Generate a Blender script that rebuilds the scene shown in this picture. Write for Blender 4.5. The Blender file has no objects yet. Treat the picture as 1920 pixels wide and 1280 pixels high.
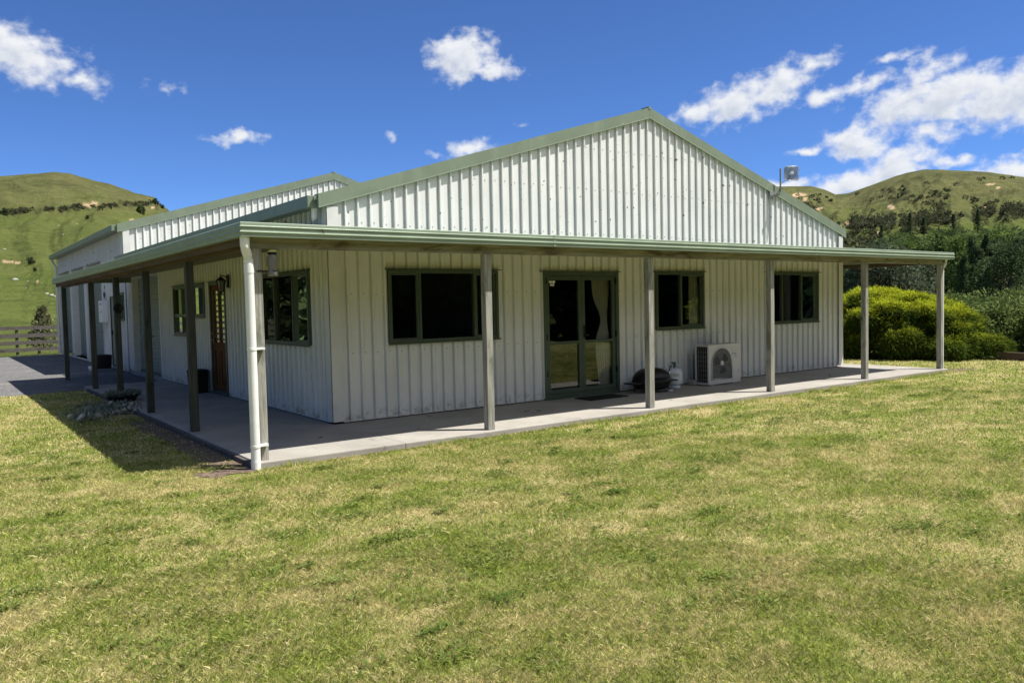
import bpy, bmesh, math, random
import numpy as np
from mathutils import Vector, Matrix
random.seed(7); rng = np.random.default_rng(7)
R = math.radians
scene = bpy.context.scene
col = scene.collection

# ------------------------------------------------------------------ camera
CAM = np.array([-4.4196, -10.1509, 1.5889])
cam_d = bpy.data.cameras.new('camera'); cam = bpy.data.objects.new('camera', cam_d); col.objects.link(cam)
cr = Vector((0.8051192, -0.5927193, -0.0216083)); cu = Vector((0.0454166, 0.0252846, 0.9986481)); cf = Vector((0.5913716, 0.8050121, -0.0472764))
cam.matrix_world = Matrix(((cr.x, cu.x, -cf.x, CAM[0]), (cr.y, cu.y, -cf.y, CAM[1]), (cr.z, cu.z, -cf.z, CAM[2]), (0, 0, 0, 1)))
cam_d.sensor_width = 36; cam_d.lens = 1490.07/1920*36; cam_d.clip_end = 6000; cam_d.clip_start = 0.05
scene.camera = cam

# ------------------------------------------------------------------ light and exposure
scene.view_settings.view_transform = 'Standard'; scene.view_settings.look = 'None'
scene.view_settings.exposure = 0.72; scene.view_settings.gamma = 1
scene.cycles.max_bounces = 8; scene.cycles.diffuse_bounces = 4; scene.cycles.transparent_max_bounces = 12
scene.cycles.glossy_bounces = 3; scene.cycles.transmission_bounces = 4
scene.cycles.sample_clamp_indirect = 6
SUNV = Vector((1.0, -0.82, 2.53)).normalized()
sl = bpy.data.lights.new('sun', 'SUN'); sl.energy = 5.0; sl.angle = R(0.53); sl.color = (1, 0.955, 0.88)
so = bpy.data.objects.new('sun', sl); col.objects.link(so)
so.rotation_euler = SUNV.to_track_quat('Z', 'Y').to_euler(); so.location = (0, 0, 30)

# ------------------------------------------------------------------ node helpers
def nd(nt, typ, ins=None, **props):
    n = nt.nodes.new(typ)
    for k, v in props.items(): setattr(n, k, v)
    if ins:
        for k, v in ins.items():
            s = n.inputs[k]
            if isinstance(v, bpy.types.NodeSocket): nt.links.new(v, s)
            else: s.default_value = v
    return n
def mth(nt, op, a, b=None, c=None, clamp=False):
    d = {0: a}
    if b is not None: d[1] = b
    if c is not None: d[2] = c
    n = nd(nt, 'ShaderNodeMath', d, operation=op); n.use_clamp = clamp
    return n.outputs[0]
def mixc(nt, f, a, b, blend='MIX'):
    n = nd(nt, 'ShaderNodeMix', None, data_type='RGBA', blend_type=blend)
    for i, v in ((0, f), (6, a), (7, b)):
        if isinstance(v, bpy.types.NodeSocket): nt.links.new(v, n.inputs[i])
        else: n.inputs[i].default_value = v if i == 0 else (tuple(v)+(1,))[:4]
    return n.outputs[2]
def noise(nt, vec, scale, detail=4, rough=.55, dist=0, dim='3D'):
    n = nd(nt, 'ShaderNodeTexNoise', {'Scale': scale, 'Detail': detail, 'Roughness': rough, 'Distortion': dist})
    if vec is not None: nt.links.new(vec, n.inputs['Vector'])
    return n.outputs[0]
def ramp(nt, f, lo, hi, t0=0., t1=1.):
    n = nd(nt, 'ShaderNodeMapRange', {0: f, 1: lo, 2: hi, 3: t0, 4: t1}); n.interpolation_type = 'SMOOTHSTEP'
    return n.outputs[0]
def mapv(nt, vec, loc=(0, 0, 0), rot=(0, 0, 0), scale=(1, 1, 1), typ='POINT'):
    n = nd(nt, 'ShaderNodeMapping', {'Vector': vec, 'Location': loc, 'Rotation': rot, 'Scale': scale}, vector_type=typ)
    return n.outputs[0]

# ------------------------------------------------------------------ sky: Nishita with a few cumulus clouds
w = bpy.data.worlds.new('World'); scene.world = w; w.use_nodes = True
nt = w.node_tree; nt.nodes.clear()
sky = nd(nt, 'ShaderNodeTexSky', None, sky_type='NISHITA'); sky.sun_disc = False
sky.sun_elevation = math.asin(SUNV.z); sky.sun_rotation = math.atan2(SUNV.x, SUNV.y)
sky.air_density = 0.6; sky.dust_density = 0.0; sky.ozone_density = 6.0; sky.altitude = 300
CLOUDS = [  # azimuth, elevation, half-width, half-height, tilt (degrees), strength
 (4.9, 15.4, 3.0, 1.3, -6, 1.15), (8.7, 14.3, 1.3, .6, -12, .7),
 (33.2, 16.95, 2.0, 1.25, 6, 1.4), (35.0, 16.15, 1.9, .55, -2, 1.0), (17.7, 11.42, 1.75, .38, 3, .8), (33.5, 10.8, 1.5, .6, 14, .7),
 (49.8, 12.6, 1.7, .65, 8, .85), (52.2, 13.2, 2.5, 1.15, 16, 1.1), (54.8, 13.9, 2.3, 1.0, 24, 1.05), (57.0, 15.0, 1.8, .5, 22, .75),
 (57.9, 12.95, 1.4, .55, 6, .7), (60.2, 13.5, 1.7, .5, 14, .72), (62.0, 14.9, 1.3, .25, 4, .5),
 (62.4, 11.9, 2.4, 1.1, 16, 1.1), (65.0, 12.0, 2.8, 1.4, 10, 1.15), (63.9, 13.8, 1.7, .7, 20, .85), (68.4, 11.8, 3.2, 1.6, 4, 1.3), (64.3, 10.2, 1.5, .7, -6, .8),
 (59.9, 9.95, 2.0, .8, 0, 1.2), (56.6, 9.65, 1.3, .25, 4, .75),
 (59.9, 7.3, 2.6, .8, 10, 1.15), (61.8, 8.1, 2.0, 1.0, 18, 1.2), (63.3, 8.6, 1.2, .55, 6, .9), (55.4, 7.6, 2.0, .35, 6, .9), (68.3, 7.2, 2.4, .7, 2, .9), (65.2, 8.3, 1.4, .4, 0, .8),
 (13.6, 14.3, .8, .3, 0, .36), (27.9, 11.9, .4, .3, 0, .34), (37.4, 12.4, .4, .15, 0, .4), (31.1, 10.65, .5, .2, 0, .4),
]
gt = bpy.data.node_groups.new('cloud_density', 'ShaderNodeTree')
gt.interface.new_socket('p', in_out='INPUT', socket_type='NodeSocketVector')
gt.interface.new_socket('d', in_out='OUTPUT', socket_type='NodeSocketFloat')
gi = gt.nodes.new('NodeGroupInput'); go = gt.nodes.new('NodeGroupOutput')
p = gi.outputs[0]
wv = nd(gt, 'ShaderNodeTexNoise', {'Vector': p, 'Scale': .55, 'Detail': 4, 'Roughness': .6})
off = nd(gt, 'ShaderNodeVectorMath', {0: wv.outputs[1], 1: (.5, .5, .5)}, operation='SUBTRACT').outputs[0]
off = nd(gt, 'ShaderNodeVectorMath', {0: off, 'Scale': 1.5}, operation='SCALE').outputs[0]
pw = nd(gt, 'ShaderNodeVectorMath', {0: p, 1: off}, operation='ADD').outputs[0]
pw = nd(gt, 'ShaderNodeVectorMath', {0: pw, 1: (1, 1, 0)}, operation='MULTIPLY').outputs[0]
fld = None
for (a0, e0, a, b, rt, s) in CLOUDS:
    m = mapv(gt, pw, (a0, e0, 0), (0, 0, R(rt)), (a*1.42, b*1.5, 1), 'TEXTURE')
    L = nd(gt, 'ShaderNodeVectorMath', {0: m}, operation='LENGTH').outputs['Value']
    q = mth(gt, 'MULTIPLY_ADD', L, -s, s)
    fld = q if fld is None else mth(gt, 'MAXIMUM', fld, q)
n1 = noise(gt, mapv(gt, p, scale=(1, 1.3, 1)), .8, 7, .54)
bm_ = mth(gt, 'MULTIPLY', mth(gt, 'SUBTRACT', n1, .49), 1.7)
fld = mth(gt, 'ADD', fld, bm_)
gt.links.new(fld, go.inputs[0])
tc = nd(nt, 'ShaderNodeTexCoord').outputs['Generated']
sp = nd(nt, 'ShaderNodeSeparateXYZ', {0: tc})
az = mth(nt, 'MULTIPLY', mth(nt, 'ARCTAN2', sp.outputs[0], sp.outputs[1]), 57.2958)
el = mth(nt, 'MULTIPLY', mth(nt, 'ARCSINE', sp.outputs[2]), 57.2958)
pv = nd(nt, 'ShaderNodeCombineXYZ', {0: az, 1: el, 2: 0.}).outputs[0]
g1 = nt.nodes.new('ShaderNodeGroup'); g1.node_tree = gt; nt.links.new(pv, g1.inputs[0])
pv2 = nd(nt, 'ShaderNodeCombineXYZ', {0: mth(nt, 'ADD', az, .35), 1: mth(nt, 'ADD', el, .55), 2: 0.}).outputs[0]
g2 = nt.nodes.new('ShaderNodeGroup'); g2.node_tree = gt; nt.links.new(pv2, g2.inputs[0])
dens = ramp(nt, g1.outputs[0], .0, .85)
# unseen clouds added behind the viewer as white fill light on the shaded front
vd = nd(nt, 'ShaderNodeVectorMath', {0: tc, 1: (.45, -.82, .35)}, operation='DOT_PRODUCT').outputs['Value']
cn = noise(nt, mapv(nt, tc, loc=(3.3, 1.7, 0), scale=(1, 1, 1.9)), 2.6, 6, .55)
fill_clouds = mth(nt, 'MULTIPLY', ramp(nt, cn, .42, .52), ramp(nt, vd, .30, .6))
dens = mth(nt, 'MAXIMUM', dens, fill_clouds)
dens = mth(nt, 'MULTIPLY', dens, .97)
shade = mth(nt, 'MULTIPLY', ramp(nt, g2.outputs[0], .2, 1.35), ramp(nt, noise(nt, pv, .8, 5, .55), .3, .62, .35, 1.))
ccol = mixc(nt, shade, (10.5, 10.7, 11.0), (6.8, 7.5, 8.8))
skyc = mixc(nt, 1.0, sky.outputs[0], (1.12, 1.45, 1.88), 'MULTIPLY')
final = mixc(nt, dens, skyc, ccol)
bg = nd(nt, 'ShaderNodeBackground', {'Color': final, 'Strength': 0.052})
nt.links.new(bg.outputs[0], nd(nt, 'ShaderNodeOutputWorld').inputs[0])

# ------------------------------------------------------------------ materials
def new_mat(name):
    m = bpy.data.materials.new(name); m.use_nodes = True
    t = m.node_tree; t.nodes.clear()
    out = t.nodes.new('ShaderNodeOutputMaterial')
    return m, t, out
def pmat(name, c, rough=.6, metal=0., var=.12, nscale=6., bump=0., bscale=40., spec=.4, stain=None, stain_scale=2., stain_thr=(.55, .7), streak=None):
    m, t, out = new_mat(name)
    g = nd(t, 'ShaderNodeNewGeometry').outputs['Position']
    n = noise(t, g, nscale, 5)
    dark = tuple(x*(1-var) for x in c); lite = tuple(min(1, x*(1+var)) for x in c)
    cc = mixc(t, ramp(t, n, .3, .7), dark, lite)
    if streak:
        sn = noise(t, mapv(t, g, scale=(1, 1, .06)), streak[1], 5, .6)
        cc = mixc(t, ramp(t, sn, .5, .75, 0, streak[2]), cc, streak[0])
    if stain:
        sn = noise(t, g, stain_scale, 6, .65)
        cc = mixc(t, ramp(t, sn, stain_thr[0], stain_thr[1]), cc, stain)
    b = nd(t, 'ShaderNodeBsdfPrincipled', {'Base Color': cc, 'Roughness': rough, 'Metallic': metal, 'Specular IOR Level': spec})
    if bump:
        bn = nd(t, 'ShaderNodeBump', {'Strength': bump, 'Distance': .01, 'Height': noise(t, g, bscale, 4)})
        t.links.new(bn.outputs[0], b.inputs['Normal'])
    t.links.new(b.outputs[0], out.inputs[0])
    return m
M = {}
def clad_mat():
    m, t, out = new_mat('painted_cladding')
    g = nd(t, 'ShaderNodeNewGeometry').outputs['Position']
    sz = nd(t, 'ShaderNodeSeparateXYZ', {0: g})
    cc = mixc(t, ramp(t, noise(t, g, 1.4, 5), .3, .7), (.70, .715, .70), (.77, .78, .765))
    st = noise(t, mapv(t, g, scale=(1, 1, .07)), 14, 5, .65)           # rain streaks
    cc = mixc(t, ramp(t, st, .47, .8, 0, .45), cc, (.42, .43, .39))
    # lichen and dirt spots on the exposed gable (z above the verandah)
    hi = ramp(t, sz.outputs[2], 2.5, 2.9)
    sd = nd(t, 'ShaderNodeVectorMath', {0: g, 1: mixc(t, 1.0, (.03, .03, .03), nd(t, 'ShaderNodeTexNoise', {'Vector': g, 'Scale': 30.}).outputs[1], 'MULTIPLY')}, operation='ADD').outputs[0]
    for sc_, thr, amt in ((9., .20, .85), (20., .24, .7), (3.6, .10, .95)):
        v = nd(t, 'ShaderNodeTexVoronoi', {'Vector': sd, 'Scale': sc_})
        dd = mth(t, 'MULTIPLY', v.outputs['Distance'], 1.0)
        rnd = nd(t, 'ShaderNodeSeparateColor', {0: v.outputs['Color']})
        # spots only in some cells, more where the low-frequency noise is high
        cl = noise(t, mapv(t, g, loc=(3.1, 0, 1.2)), .9, 3)
        keep = ramp(t, mth(t, 'ADD', rnd.outputs[0], mth(t, 'MULTIPLY', cl, .9)), .98, 1.06)
        size = mth(t, 'MULTIPLY', rnd.outputs[1], thr)
        spot = mth(t, 'MULTIPLY', mth(t, 'LESS_THAN', dd, size), keep)
        spot = mth(t, 'MULTIPLY', mth(t, 'MULTIPLY', spot, hi), amt)
        cc = mixc(t, spot, cc, (.10, .10, .075))
    # splash grime near the slab
    lo = ramp(t, sz.outputs[2], .0, .22, 1, 0)
    cc = mixc(t, mth(t, 'MULTIPLY', lo, ramp(t, noise(t, g, 9, 4), .4, .75)), cc, (.33, .32, .27))
    b = nd(t, 'ShaderNodeBsdfPrincipled', {'Base Color': cc, 'Roughness': .42, 'Specular IOR Level': .35})
    bn = nd(t, 'ShaderNodeBump', {'Strength': .25, 'Distance': .01, 'Height': noise(t, mapv(t, g, scale=(1, 1, .35)), 5, 3)})
    t.links.new(bn.outputs[0], b.inputs['Normal'])
    t.links.new(b.outputs[0], out.inputs[0]); return m
M['clad'] = clad_mat()
M['flash'] = pmat('cream_flashing', (.66, .665, .64), .45, var=.05)
M['green'] = pmat('green_steel_trim', (.195, .24, .175), .38, var=.07, nscale=3, stain=(.30, .33, .25), stain_scale=5, stain_thr=(.6, .8), streak=((.27, .31, .24), 6, .35))
M['gutter'] = pmat('green_gutter', (.27, .335, .255), .35, var=.08, nscale=2.5, stain=(.12, .14, .1), stain_scale=11, stain_thr=(.66, .74))
M['frame'] = pmat('green_aluminium', (.066, .094, .07), .38, var=.06)
M['roller'] = pmat('green_roller_steel', (.2, .245, .2), .45, var=.1)
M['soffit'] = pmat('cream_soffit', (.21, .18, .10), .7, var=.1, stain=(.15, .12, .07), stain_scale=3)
M['roof'] = pmat('green_roof_sheet', (.17, .21, .155), .4, var=.1)
M['white'] = pmat('white_plastic', (.78, .79, .79), .35, var=.04, stain=(.55, .5, .4), stain_scale=9, stain_thr=(.66, .8))
M['enamel'] = pmat('white_enamel', (.6, .59, .57), .4, var=.05, stain=(.4, .38, .33), stain_scale=6, stain_thr=(.6, .8))
M['cream'] = pmat('cream_metal', (.62, .62, .60), .4, var=.04)
M['black'] = pmat('black_enamel', (.006, .006, .0075), .42, var=.2)
M['blackrub'] = pmat('black_rubber', (.009, .009, .009), .8, var=.3, bump=.4, bscale=200)
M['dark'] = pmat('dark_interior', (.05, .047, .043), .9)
M['grille'] = pmat('grey_grille', (.22, .22, .22), .5)
M['fanblade'] = pmat('grey_fan_recess', (.17, .17, .165), .5)
M['coil'] = pmat('dark_coil', (.02, .022, .022), .6)
M['brass'] = pmat('brass', (.45, .33, .12), .35, metal=.8)
M['curtain'] = pmat('curtain_cloth', (.62, .60, .56), .9, var=.06)
M['gas'] = pmat('gas_bottle_paint', (.62, .68, .72), .35, var=.05, stain=(.4, .3, .2), stain_scale=14, stain_thr=(.68, .8))
M['yellow'] = pmat('pale_yellow_plastic', (.6, .55, .2), .5)
M['mesh'] = pmat('galvanised_grid', (.42, .44, .46), .4, metal=.3)
M['letter'] = pmat('grey_print', (.16, .17, .18), .6)
M['letgreen'] = pmat('green_print', (.03, .13, .09), .6)
M['soil'] = pmat('bare_soil', (.13, .095, .065), .95, var=.5, nscale=25, bump=.8, bscale=60)
M['stone'] = pmat('pale_stone', (.36, .35, .31), .85, var=.3, nscale=20)
M['rock'] = pmat('hill_rock', (.42, .41, .38), .9, var=.2, nscale=1)
M['bark'] = pmat('bark', (.09, .075, .06), .95, var=.4, nscale=12)
def wood_mat(name, a, b, c, axis, sc=30):
    m, t, out = new_mat(name)
    g = nd(t, 'ShaderNodeNewGeometry').outputs['Position']
    s = [1, 1, 1]; s[axis] = .045
    gr = noise(t, mapv(t, g, scale=tuple(s)), sc, 6, .7, .3)
    cc = mixc(t, ramp(t, gr, .35, .65), a, b)
    s2 = [1, 1, 1]; s2[axis] = .25
    bl = noise(t, mapv(t, g, scale=tuple(s2)), 5, 5, .65, .8)
    cc = mixc(t, ramp(t, bl, .52, .68, 0, .8), cc, c)
    kn = nd(t, 'ShaderNodeTexVoronoi', {'Vector': mapv(t, g, scale=tuple(.45 if i == axis else 1 for i in range(3))), 'Scale': 3.2})
    cc = mixc(t, ramp(t, kn.outputs['Distance'], .05, .1, .8, 0), cc, (.03, .025, .02))
    bs = nd(t, 'ShaderNodeBsdfPrincipled', {'Base Color': cc, 'Roughness': .85, 'Specular IOR Level': .2})
    bn = nd(t, 'ShaderNodeBump', {'Strength': .7, 'Distance': .006, 'Height': gr})
    t.links.new(bn.outputs[0], bs.inputs['Normal']); t.links.new(bs.outputs[0], out.inputs[0]); return m
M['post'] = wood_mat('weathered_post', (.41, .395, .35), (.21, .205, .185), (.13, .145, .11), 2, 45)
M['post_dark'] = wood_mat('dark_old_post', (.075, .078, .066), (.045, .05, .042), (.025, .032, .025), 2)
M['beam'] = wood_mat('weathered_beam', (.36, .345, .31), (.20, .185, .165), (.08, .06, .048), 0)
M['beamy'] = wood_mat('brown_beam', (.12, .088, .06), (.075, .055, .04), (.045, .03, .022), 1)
M['rail'] = wood_mat('fence_wood', (.13, .118, .105), (.08, .073, .066), (.05, .046, .04), 0)
M['door'] = wood_mat('varnished_door', (.15, .062, .02), (.095, .036, .012), (.05, .02, .008), 2, 20)
def conc():
    m, t, out = new_mat('old_concrete')
    g = nd(t, 'ShaderNodeNewGeometry').outputs['Position']
    cc = mixc(t, ramp(t, noise(t, g, 1.2, 7, .6), .3, .7), (.285, .268, .24), (.38, .36, .325))
    cc = mixc(t, ramp(t, noise(t, g, 60, 3), .35, .7, 0, .4), cc, (.28, .26, .23))
    cc = mixc(t, ramp(t, noise(t, mapv(t, g, loc=(5, 2, 0)), 2.6, 6, .7, 1.), .6, .72, 0, .65), cc, (.17, .155, .13))
    b = nd(t, 'ShaderNodeBsdfPrincipled', {'Base Color': cc, 'Roughness': .9, 'Specular IOR Level': .2})
    bn = nd(t, 'ShaderNodeBump', {'Strength': .35, 'Distance': .01, 'Height': noise(t, g, 90, 4)})
    t.links.new(bn.outputs[0], b.inputs['Normal']); t.links.new(b.outputs[0], out.inputs[0]); return m
M['concrete'] = conc()
def gravel():
    m, t, out = new_mat('grey_gravel')
    g = nd(t, 'ShaderNodeNewGeometry').outputs['Position']
    v = nd(t, 'ShaderNodeTexVoronoi', {'Vector': g, 'Scale': 34.})
    s = nd(t, 'ShaderNodeSeparateColor', {0: v.outputs['Color']})
    cc = mixc(t, s.outputs[0], (.12, .12, .122), (.29, .285, .275))
    cc = mixc(t, ramp(t, v.outputs['Distance'], .3, .75), cc, (.09, .09, .09))
    cc = mixc(t, ramp(t, noise(t, g, .9, 5), .5, .75, 0, .5), cc, (.3, .27, .22))
    b = nd(t, 'ShaderNodeBsdfPrincipled', {'Base Color': cc, 'Roughness': .9, 'Specular IOR Level': .2})
    bn = nd(t, 'ShaderNodeBump', {'Strength': .9, 'Distance': .02, 'Height': v.outputs['Distance']}, invert=True)
    t.links.new(bn.outputs[0], b.inputs['Normal']); t.links.new(b.outputs[0], out.inputs[0]); return m
M['gravel'] = gravel()
def glass():
    m, t, out = new_mat('window_glass')
    tr = nd(t, 'ShaderNodeBsdfTransparent', {'Color': (.84, .87, .85, 1)})
    gl = nd(t, 'ShaderNodeBsdfGlossy', {'Color': (.95, 1, .97, 1), 'Roughness': .015})
    g = nd(t, 'ShaderNodeNewGeometry').outputs['Position']
    bn = nd(t, 'ShaderNodeBump', {'Strength': .04, 'Distance': .02, 'Height': noise(t, g, 1.6, 2)})
    t.links.new(bn.outputs[0], gl.inputs['Normal'])
    fr = nd(t, 'ShaderNodeFresnel', {'IOR': 1.6})
    mx = nd(t, 'ShaderNodeMixShader', {0: mth(t, 'ADD', mth(t, 'MULTIPLY', fr.outputs[0], 1.05), .02, clamp=True), 1: tr.outputs[0], 2: gl.outputs[0]})
    t.links.new(mx.outputs[0], out.inputs[0]); return m
M['glass'] = glass()
def jar_mat():
    m, t, out = new_mat('cloudy_plastic')
    a = nd(t, 'ShaderNodeBsdfTransparent', {'Color': (.8, .8, .78, 1)}); b = nd(t, 'ShaderNodeBsdfPrincipled', {'Base Color': (.22, .21, .19, 1), 'Roughness': .2})
    mx = nd(t, 'ShaderNodeMixShader', {0: .75, 1: a.outputs[0], 2: b.outputs[0]}); t.links.new(mx.outputs[0], out.inputs[0]); return m
M['jar'] = jar_mat()
def perf_mat():
    m, t, out = new_mat('perforated_grey_sheet')
    a = nd(t, 'ShaderNodeBsdfTransparent', {'Color': (1, 1, 1, 1)}); b = nd(t, 'ShaderNodeBsdfPrincipled', {'Base Color': (.33, .34, .35, 1), 'Roughness': .5})
    mx = nd(t, 'ShaderNodeMixShader', {0: .55, 1: a.outputs[0], 2: b.outputs[0]}); t.links.new(mx.outputs[0], out.inputs[0]); return m
M['perf'] = perf_mat()

def lawn_color(t, g):
    """mown lawn: straw patches, mid and deep green patches; used by the soil sheet and by the blades"""
    a = noise(t, mapv(t, g, rot=(0, 0, -.12), scale=(.8, 1.25, 1)), 1.15, 6, .68, .6)
    sg = nd(t, 'ShaderNodeSeparateXYZ', {0: mapv(t, g, rot=(0, 0, -.12))})
    band = mth(t, 'MULTIPLY', mth(t, 'SINE', mth(t, 'MULTIPLY', sg.outputs[1], 5.2)), .02)
    a = mth(t, 'ADD', a, band)
    b = noise(t, mapv(t, g, loc=(7, 3, 0)), 3.0, 5, .65, .3)
    c = noise(t, mapv(t, g, loc=(2, 9, 0)), 13., 3, .6)
    k = mth(t, 'ADD', mth(t, 'MULTIPLY', a, .95), mth(t, 'ADD', mth(t, 'MULTIPLY', b, .65), mth(t, 'MULTIPLY', c, .3)))
    return k      # about .95 mean
def straw_mix(t, k, gcol, scol, amt=1.):
    return mixc(t, ramp(t, k, .86, 1.10, 0, amt), gcol, scol)
def ground_lawn():
    m, t, out = new_mat('lawn_soil')
    g = nd(t, 'ShaderNodeNewGeometry').outputs['Position']
    k = lawn_color(t, g)
    gc = mixc(t, ramp(t, noise(t, g, 40, 3), .3, .7), (.125, .16, .032), (.22, .245, .06))
    sc = mixc(t, ramp(t, noise(t, g, 45, 3), .3, .7), (.32, .26, .12), (.52, .43, .22))
    cc = straw_mix(t, k, gc, sc, .85)
    b = nd(t, 'ShaderNodeBsdfPrincipled', {'Base Color': cc, 'Roughness': 1., 'Specular IOR Level': .1})
    bn = nd(t, 'ShaderNodeBump', {'Strength': .8, 'Distance': .03, 'Height': noise(t, g, 50, 4, .7)})
    t.links.new(bn.outputs[0], b.inputs['Normal']); t.links.new(b.outputs[0], out.inputs[0]); return m
M['lawn'] = ground_lawn()
def blades():
    m, t, out = new_mat('grass_blades')
    g = nd(t, 'ShaderNodeNewGeometry').outputs['Position']
    at = nd(t, 'ShaderNodeAttribute', None, attribute_name='tint')
    s = nd(t, 'ShaderNodeSeparateColor', {0: at.outputs['Color']})     # r random, g dryness offset, b weed
    k = mth(t, 'ADD', lawn_color(t, g), mth(t, 'MULTIPLY', mth(t, 'SUBTRACT', s.outputs[0], .5), .42))
    gc = mixc(t, s.outputs[1], (.17, .25, .036), (.54, .58, .13))
    sc = mixc(t, s.outputs[1], (.56, .48, .20), (.88, .78, .44))
    cc = straw_mix(t, k, gc, sc)
    wd = mixc(t, s.outputs[1], (.06, .115, .016), (.19, .26, .05))
    cc = mixc(t, s.outputs[2], cc, wd)
    cc = mixc(t, ramp(t, noise(t, g, 26, 3, .6), .40, .60, .32, 0), cc, (.06, .085, .016))
    d = nd(t, 'ShaderNodeBsdfDiffuse', {'Color': cc}); tl = nd(t, 'ShaderNodeBsdfTranslucent', {'Color': cc})
    gl = nd(t, 'ShaderNodeBsdfGlossy', {'Color': (.6, .6, .6, 1), 'Roughness': .45})
    mx = nd(t, 'ShaderNodeMixShader', {0: .42, 1: d.outputs[0], 2: tl.outputs[0]})
    mx = nd(t, 'ShaderNodeMixShader', {0: .015, 1: mx.outputs[0], 2: gl.outputs[0]})
    t.links.new(mx.outputs[0], out.inputs[0]); return m
M['blades'] = blades()
def leafmat(name, c0, c1, tip=None, trans=.3):
    m, t, out = new_mat(name)
    at = nd(t, 'ShaderNodeAttribute', None, attribute_name='tint')
    s = nd(t, 'ShaderNodeSeparateColor', {0: at.outputs['Color']})
    cc = mixc(t, s.outputs[0], c0, c1)
    if tip: cc = mixc(t, s.outputs[1], cc, tip)
    d = nd(t, 'ShaderNodeBsdfDiffuse', {'Color': cc}); tl = nd(t, 'ShaderNodeBsdfTranslucent', {'Color': cc})
    mx = nd(t, 'ShaderNodeMixShader', {0: trans, 1: d.outputs[0], 2: tl.outputs[0]})
    t.links.new(mx.outputs[0], out.inputs[0]); return m
M['leaf_deep'] = leafmat('foliage_deep', (.018, .028, .014), (.04, .058, .026))
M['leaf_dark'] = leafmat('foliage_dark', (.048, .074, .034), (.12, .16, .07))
M['leaf_mid'] = leafmat('foliage_mid', (.06, .10, .032), (.15, .20, .07))
M['leaf_light'] = leafmat('foliage_light', (.10, .155, .04), (.22, .28, .09))
M['leaf_grey'] = leafmat('foliage_greygreen', (.06, .08, .045), (.16, .185, .12))
M['leaf_gold'] = leafmat('foliage_gold', (.03, .055, .012), (.125, .18, .03), (.68, .73, .05), .36)
M['leaf_scrub'] = leafmat('foliage_scrub', (.055, .062, .032), (.13, .135, .075))
M['leaf_bank'] = leafmat('foliage_bank', (.08, .12, .035), (.22, .27, .09))
M['leaf_pine'] = leafmat('foliage_pine', (.11, .12, .065), (.24, .24, .13))
M['leaf_silver'] = leafmat('foliage_silver', (.12, .15, .11), (.3, .33, .26))
M['leaf_flower'] = leafmat('foliage_flower', (.07, .11, .05), (.12, .17, .07), (.6, .5, .45))

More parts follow.
